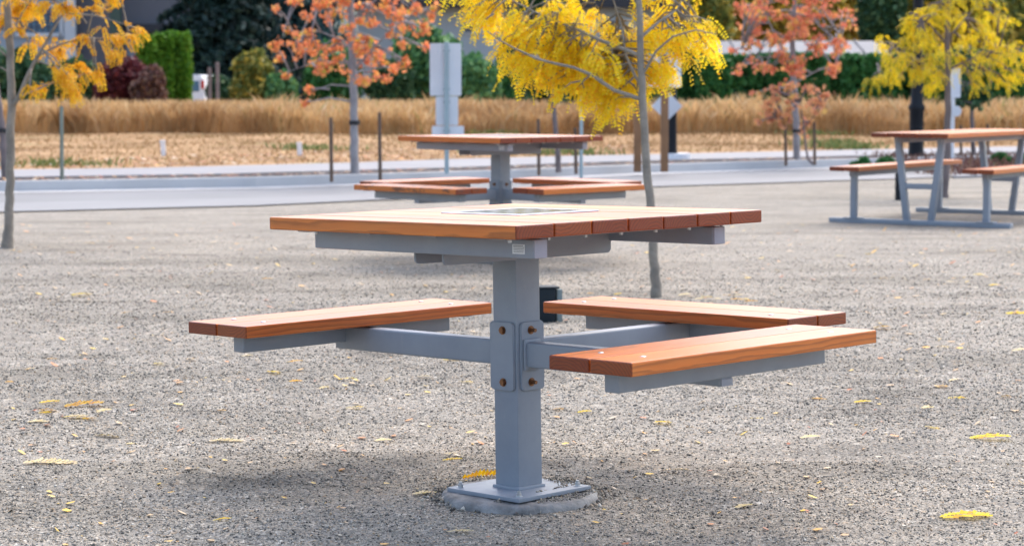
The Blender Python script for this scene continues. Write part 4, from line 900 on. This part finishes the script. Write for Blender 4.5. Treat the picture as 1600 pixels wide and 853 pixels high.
# small shrubs in the bed at right
BG = 'low round shrubs in the bed at right'
for x, yb, yt, wpx, lb in ((1344, 268, 247, 36, 'low round shrub left of the thick black lamp base'), (1384, 268, 246, 34, 'low round shrub right beside the thick black lamp base'), (1565, 262, 237, 34, 'round clipped shrub seen through the right legs of the long picnic table'), (1604, 266, 240, 30, 'low shrub at the right edge behind the long picnic table')):
    p = wp(x, yb, .0); bush('round_shrub', x, yb, yt, wpx, p.y, M['g_hedge'], 1500, .05, lb, 'shrub', BG, zb=0.0)
A = [wp(1490, 279), wp(1560, 277), wp(1760, 272)]; B = [wp(1478, 262), wp(1560, 258), wp(1760, 252)]
strip('planting_bed', A, B, .03, M['walk'], .05)
x = RNG.uniform(A[0].x-.3, A[2].x, 1500); y = RNG.uniform(A[0].y+.2, B[2].y, 1500)
blades('pink_ground_cover', x, y, np.full(1500, .03), RNG.uniform(.05, .2, 1500), np.full(1500, .03), M['brownshrub'], .4, label='reddish ground cover in the pale bed at the right', cat='ground cover')
# ------------------------------------------------------------------ buildings and vehicle in the distance
def bbox(b, x0, y0, x1, y1, Y, d, proud=0.0, org=None):
    a = at(x0, y1, Y); c = at(x1, y0, Y); return b.box(((a.x+c.x)/2-org.x, d/2-proud, (a.z+c.z)/2-org.z), (c.x-a.x, d, c.z-a.z), 0)
Yh = 78; org = Vector((at(100, 140, Yh).x, Yh, .4)); h = empty('house', org, label='blue grey and taupe house at the upper left behind the shrubs', cat='house')
bbox(MB(), -220, -120, 112, 150, Yh, 6, 0, org).build('wall', M['siding'], h)
bbox(MB(), 112, -120, 330, 150, Yh, 6, -.6, org).build('wall', M['taupe'], h, label='taupe wall set back')
bbox(MB(), 186, 38, 330, 50, Yh, .4, .0, org).build('fascia', M['fascia'], h)
bbox(MB(), 196, 52, 216, 100, Yh, .3, -.2, org).build('wall_panel', M['siding'], h)
bbox(MB(), 104, -60, 118, 140, Yh, .2, .22, org).build('corner_trim', M['trimw'], h)
bbox(MB(), 176, -60, 190, 140, Yh, .3, .35, org).build('porch_post', M['greenpost'], h)
wf = MB(); bbox(wf, 22, 6, 96, 12, Yh, .1, .1, org); bbox(wf, 22, 52, 96, 58, Yh, .1, .1, org); bbox(wf, 18, 6, 23, 58, Yh, .1, .1, org); bbox(wf, 94, 6, 99, 58, Yh, .1, .1, org)
wf = wf.build('window', M['trimw'], h); bbox(MB(), 23, 12, 94, 52, Yh, .05, .055, org).build('pane', M['pane'], wf)
gb_ = MB()
for x_ in range(30, 94, 9): bbox(gb_, x_, 12, x_+2.2, 52, Yh, .03, .085, org)
for y_ in (22, 32, 42): bbox(gb_, 23, y_, 94, y_+2, Yh, .03, .086, org)
gb_.build('glazing_bars', M['bluegrid'], wf)
rf = MB().prism([(-9.6, 0), (9.2, 0), (6, 3), (-6, 3)], 7.4, Matrix.Translation((0.2, 3, at(0, -122, Yh).z-.4)) @ Matrix.Rotation(R_(90), 4, 'X')).build('roof', M['fascia'], h)
Yb = 84; org = Vector((at(790, 140, Yb).x, Yb, .4)); h = empty('house', org, label='pale grey building behind the centre trees and yellow foliage', cat='house')
bbox(MB(), 560, 10, 1060, 150, Yb, 8, 0, org).build('wall', M['bggrey'], h)
bbox(MB(), 545, 0, 1080, 13, Yb, 9, .8, org).build('fascia', M['fascia'], h)
bbox(MB(), 550, -90, 1080, -.5, Yb, 8.4, .6, org).build('upper_wall', M['bggrey'], h)
MB().prism([(-6.6, 0), (8.2, 0), (6, 2.4), (-4.6, 2.4)], 9.6, Matrix.Translation((0, 4, at(0, -92, Yb).z-.4)) @ Matrix.Rotation(R_(90), 4, 'X')).build('roof', M['fascia'], h)
for x0, y0, x1, y1 in ((722, 34, 742, 54), (640, 60, 668, 100), (935, 30, 965, 70)):
    f_ = MB(); bbox(f_, x0, y0, x1, y1, Yb, .1, .1, org); f_ = f_.build('window', M['trimw'], h); bbox(MB(), x0+3, y0+3, x1-3, y1-3, Yb, .05, .12, org).build('pane', M['roofpale'], f_)
Yr = 74; org = Vector((at(1260, 140, Yr).x, Yr, .4)); h = empty('house', org, label='low house with a pale bluish metal roof above the right hedge', cat='house')
bbox(MB(), 1090, 92, 1400, 150, Yr, 5, 0, org).build('wall', M['bggrey'], h)
zr = at(0, 93, Yr).z-.4; zr2 = at(0, 66, Yr).z-.4
L0, L1 = at(1060, 90, Yr).x-org.x, at(1410, 90, Yr).x-org.x
mesh_np('roof', np.array([(L0, -.6, zr), (L1, -.6, zr), (L1-.5, 3.0, zr2+.1), (L0+.5, 3.0, zr2+.1), (L1, 6, zr), (L0, 6, zr)]), [(0, 1, 2, 3), (3, 2, 4, 5), (1, 4, 2), (0, 3, 5), (0, 5, 4, 1)], M['roofpale'], h)
rb = MB()
for i in range(9): xx = L0+.3+(L1-L0-.6)*i/8; rb.box((xx, 0, 0), (.05, 3.6, .04), 0, Matrix.Translation((0, 1.2, (zr+zr2+.1)/2+.03)) @ Matrix.Rotation(math.atan2(zr2+.1-zr, 3.6), 4, 'X'))
rb.build('roof_seams', M['roofpale'], h)
# white vehicle, seen from behind between hedge and spruce
Yv = 66; p = at(308, 152, Yv); e = empty('parked_van', (p.x, Yv, .4), label='white parked vehicle with a red tail light beside the bright green cedars', cat='van')
s_ = Yv/F; Hv = at(0, 117, Yv).z-.4; Wv_ = 1.0
b = MB().prism([(-.9, .25), (.22, .25), (.22, Hv*.62), (.17, Hv*.95), (.08, Hv), (-.82, Hv), (-.9, Hv*.6)], 3.6, Matrix.Translation((0, 1.8, 0)) @ Matrix.Rotation(R_(90), 4, 'X'), .03).build('body', M['white'], e)
MB().box((-.38, -.005, Hv*.72), (.9, .02, Hv*.26), .01).build('rear_window', M['pane'], e)
MB().box((.175, -.01, Hv*.76), (.09, .04, .26), .01).build('tail_light', M['redlens'], e)
MB().box((-.85, -.01, Hv*.62), (.09, .04, .30), .01).build('tail_light', M['redlens'], e)
MB().box((-.35, -.03, .32), (1.1, .1, .16), .02).build('bumper', M['fascia'], e)
for y_ in (.7, 2.9):
    for x_ in (-.80, .12): MB().cyl((x_, y_, .28), .30, .2, 20, 'X', bev=.02).build('wheel', M['rubber'], e)
# bare grey posts by the vehicle
for x, y0, lb in ((328, 104, 'left weathered grey post right of the white vehicle'), (340, 96, 'right weathered grey post right of the white vehicle')):
    p = at(x, 150, 55); hh_ = at(0, y0, 55).z-.4; o = MB().cyl((0, 0, hh_/2), .05, hh_, 8, bev=.01).build('fence_post', M['bark_dark'], label=lb, cat='post', group='weathered posts near the vehicle'); o.location = (p.x, 55, .38)
# ------------------------------------------------------------------ fallen leaves on the gravel
def frond_mesh(name, L, pairs, curl, mat, seed, up=0.0):
    g = np.random.default_rng(seed); t = (np.arange(pairs)+.5)/pairs; V = []; Fc = []
    c = np.stack([t*L, np.sin(t*curl)*L*.3, .003+.004*np.sin(t*3.)+0*t], -1)
    for i in range(pairs):
        tx = np.array([1, math.cos(t[i]*curl)*curl*.3, 0]); tx /= np.linalg.norm(tx); sd_ = np.array([-tx[1], tx[0], 0])
        for s in (-1, 1):
            l = .027*(.6+.6*math.sin(math.pi*t[i]))*g.uniform(.7, 1.15); d = s*sd_*(1-up*.6)+tx*.4+np.array([0, 0, g.uniform(-.02, .16)+up]); d /= np.linalg.norm(d); k = len(V); a = c[i]
            wv = tx*.0085+np.array([0, 0, .002]); V += [a, a+d*l*.45-wv, a+d*l, a+d*l*.45+wv]; Fc.append((k, k+1, k+2, k+3))
    k = len(V); 
    for i in range(pairs): V += [c[i]+(0, -.0008, -.001), c[i]+(0, .0008, -.001)]
    for i in range(pairs-1): Fc.append((k+2*i, k+2*i+2, k+2*i+3, k+2*i+1))
    me = bpy.data.meshes.new(name); me.from_pydata([tuple(v) for v in V], [], Fc); me.materials.append(mat); return me
M['palefrond'] = leafmat('pale_dry_frond', [(0, (.62, .46, .22)), (.5, (.72, .58, .32)), (1, (.6, .5, .16))], trans=.15)
M['redleaf'] = leafmat('dry_red_leaf', [(0, (.30, .06, .03)), (.5, (.42, .12, .05)), (1, (.5, .2, .08))], trans=.1)
fm = {'y': [frond_mesh('frond', .13, 12, 1.2, M['yellow'], 1), frond_mesh('frond', .10, 9, -1.6, M['yellow'], 2)], 'o': [frond_mesh('frond', .11, 10, .9, M['gold'], 3), frond_mesh('frond', .08, 8, -1.2, M['gold'], 4)],
      'p': [frond_mesh('frond', .13, 12, .6, M['palefrond'], 5, .1), frond_mesh('frond', .09, 8, 1.8, M['palefrond'], 6)], 'u': [frond_mesh('frond', .15, 11, .5, M['gold'], 7, .8)],
      'r': []}
def red_leaf():
    V = star_leaves(np.zeros((1, 3)), np.array([.045]))[0]; V[:, 2] = V[:, 2]*.3+.008; me = bpy.data.meshes.new('leaf'); me.from_pydata([tuple(map(float, v)) for v in V], [], [tuple(range(10))]); me.materials.append(M['redleaf']); return me
fm['r'] = [red_leaf(), red_leaf()]
def drop(x, y, kind, sc, rz, label, flat=False):
    p = wp(x, y); me = random.choice(fm[kind]); o = link(bpy.data.objects.new('fallen_leaf', me)); o.location = (p.x, p.y, float(ground_h(p.x, p.y))+.003)
    sc *= .85; o.scale = (sc,)*3; o.rotation_euler = (random.uniform(-.12, .12), random.uniform(-.08, .08), rz); return tag(o, label, 'leaf', 'fallen leaves on the gravel')
col_w = {'y': 'yellow', 'o': 'orange', 'p': 'pale dry', 'r': 'red brown', 'u': 'orange'}
named = [(1470, 808, 'y', 1.35, .05, 'large yellow leaf frond on the gravel at the bottom right corner'), (1515, 683, 'y', 1.25, -.1, 'golden leaf frond on the gravel at the right, above the bottom right frond'), (722, 752, 'u', 1.0, .1, 'orange upright frond just left of the base plate'),
         (694, 712, 'p', .95, -1.0, 'curved pale yellow frond left of the column above the base plate'), (645, 776, 'p', 1.0, .15, 'pale frond at the left rim of the concrete footing'), (100, 641, 'o', 1.5, .05, 'orange leaf clump on the gravel at the lower left'),
         (98, 658, 'y', 1.1, .1, 'yellow frond just below the orange clump at lower left'), (540, 640, 'y', .75, .2, 'small yellow leaf on the gravel below the left seat'), (1364, 517, 'o', 1.2, -.1, 'orange frond on the gravel at the tip of the front right seat'),
         (1572, 491, 'y', 1.3, .0, 'bright yellow frond on the gravel at the right edge'), (332, 820, 'y', .6, .9, 'small yellow leaf alone near the bottom left of the centre'), (110, 463, 'y', 1.5, .1, 'yellow frond on the gravel left of the back left seat'),
         (35, 726, 'p', 1.5, .05, 'long pale twig frond on the gravel at the lower left edge'), (326, 695, 'p', 1.0, -.05, 'pale feather-like frond on the gravel below the left seat end'), (586, 692, 'p', .8, .3, 'pale small frond on the gravel left of the column'), (978, 845, 'r', 1.0, 0, 'red brown leaf at the bottom edge right of the footing'),
         (1580, 552, 'p', 1.0, -.4, 'pale curled leaf on the gravel at the right edge')]
for a in named: drop(*a)
more = [(188, 492, 'o'), (253, 492, 'o'), (410, 437, 'o'), (62, 634, 'y'), (340, 648, 'o'), (288, 563, 'o'), (418, 585, 'y'), (528, 596, 'y'), (240, 570, 'y'), (1335, 622, 'y'), (1270, 617, 'o'), (1378, 725, 'r'), (1232, 698, 'r'), (1368, 388, 'o'), (1350, 398, 'y'),
        (1548, 446, 'y'), (1445, 437, 'o'), (1480, 440, 'p'), (1170, 650, 'y'), (1022, 658, 'y'), (905, 645, 'y'), (865, 640, 'o'), (870, 488, 'o'), (75, 560, 'o'), (5, 598, 'o'), (30, 615, 'r'), (275, 667, 'r'), (445, 780, 'r'), (1520, 430, 'y'), (1375, 438, 'o'), (1250, 690, 'p'), (1590, 830, 'r'),
        (720, 600, 'y'), (690, 565, 'y'), (650, 590, 'p'), (1540, 393, 'o'), (130, 380, 'o'), (105, 395, 'o'), (285, 398, 'r'), (320, 417, 'p'), (1305, 400, 'y'), (1130, 460, 'o'), (1075, 462, 'o'), (1100, 465, 'r'), (1160, 470, 'o'), (960, 462, 'y'), (915, 460, 'o'), (500, 610, 'p'), (60, 648, 'o'), (195, 690, 'p'), (150, 680, 'p'), (455, 600, 'o'), (1460, 600, 'o'), (1400, 780, 'r'), (1150, 790, 'p'), (760, 835, 'r'), (700, 830, 'p'), (560, 770, 'r'), (390, 690, 'r'), (1050, 730, 'p'), (1110, 740, 'r')]
for cx_, cy_, sx_, sy_, n_ in ((725, 748, 40, 26, 7), (120, 655, 75, 22, 8), (1110, 464, 60, 5, 8), (1490, 600, 80, 60, 6), (430, 560, 90, 40, 6)):
    for _ in range(n_): more.append((cx_+random.gauss(0, .5)*sx_, cy_+random.gauss(0, .5)*sy_, random.choice('yyopr')))
MORE = []
for x, y, k in more: MORE.append((drop(x+random.uniform(-3, 3), y, k, random.uniform(.45, .85), random.uniform(-.6, .6), 'x'), x, y, k))
def region(x, y):
    if y < 478: return 'far gravel ' + ('at the left' if x < 640 else 'at the right')
    return 'near gravel ' + ('left of the column' if x < 700 else 'right of the column' if x > 900 else 'around the column')
bins = {}
for o, x, y, k in MORE: bins.setdefault((k, region(x, y)), []).append((-y, x, o))
ORD = ('nearest', 'second nearest', 'third nearest', 'fourth nearest', 'fifth nearest', 'sixth nearest', 'seventh nearest', 'eighth nearest', 'ninth nearest', 'tenth nearest', 'eleventh nearest', 'twelfth nearest', 'thirteenth nearest', 'fourteenth nearest', 'fifteenth nearest', 'sixteenth nearest', 'seventeenth nearest', 'eighteenth nearest', 'nineteenth nearest', 'twentieth nearest')
for (k, rg), L in bins.items():
    L.sort(key=lambda a: a[:2])
    for i, (_, _, o) in enumerate(L): o['label'] = ('only small %s leaf on the %s' % (col_w[k], rg)) if len(L) == 1 else '%s small %s leaf on the %s' % (ORD[min(i, 19)], col_w[k], rg)
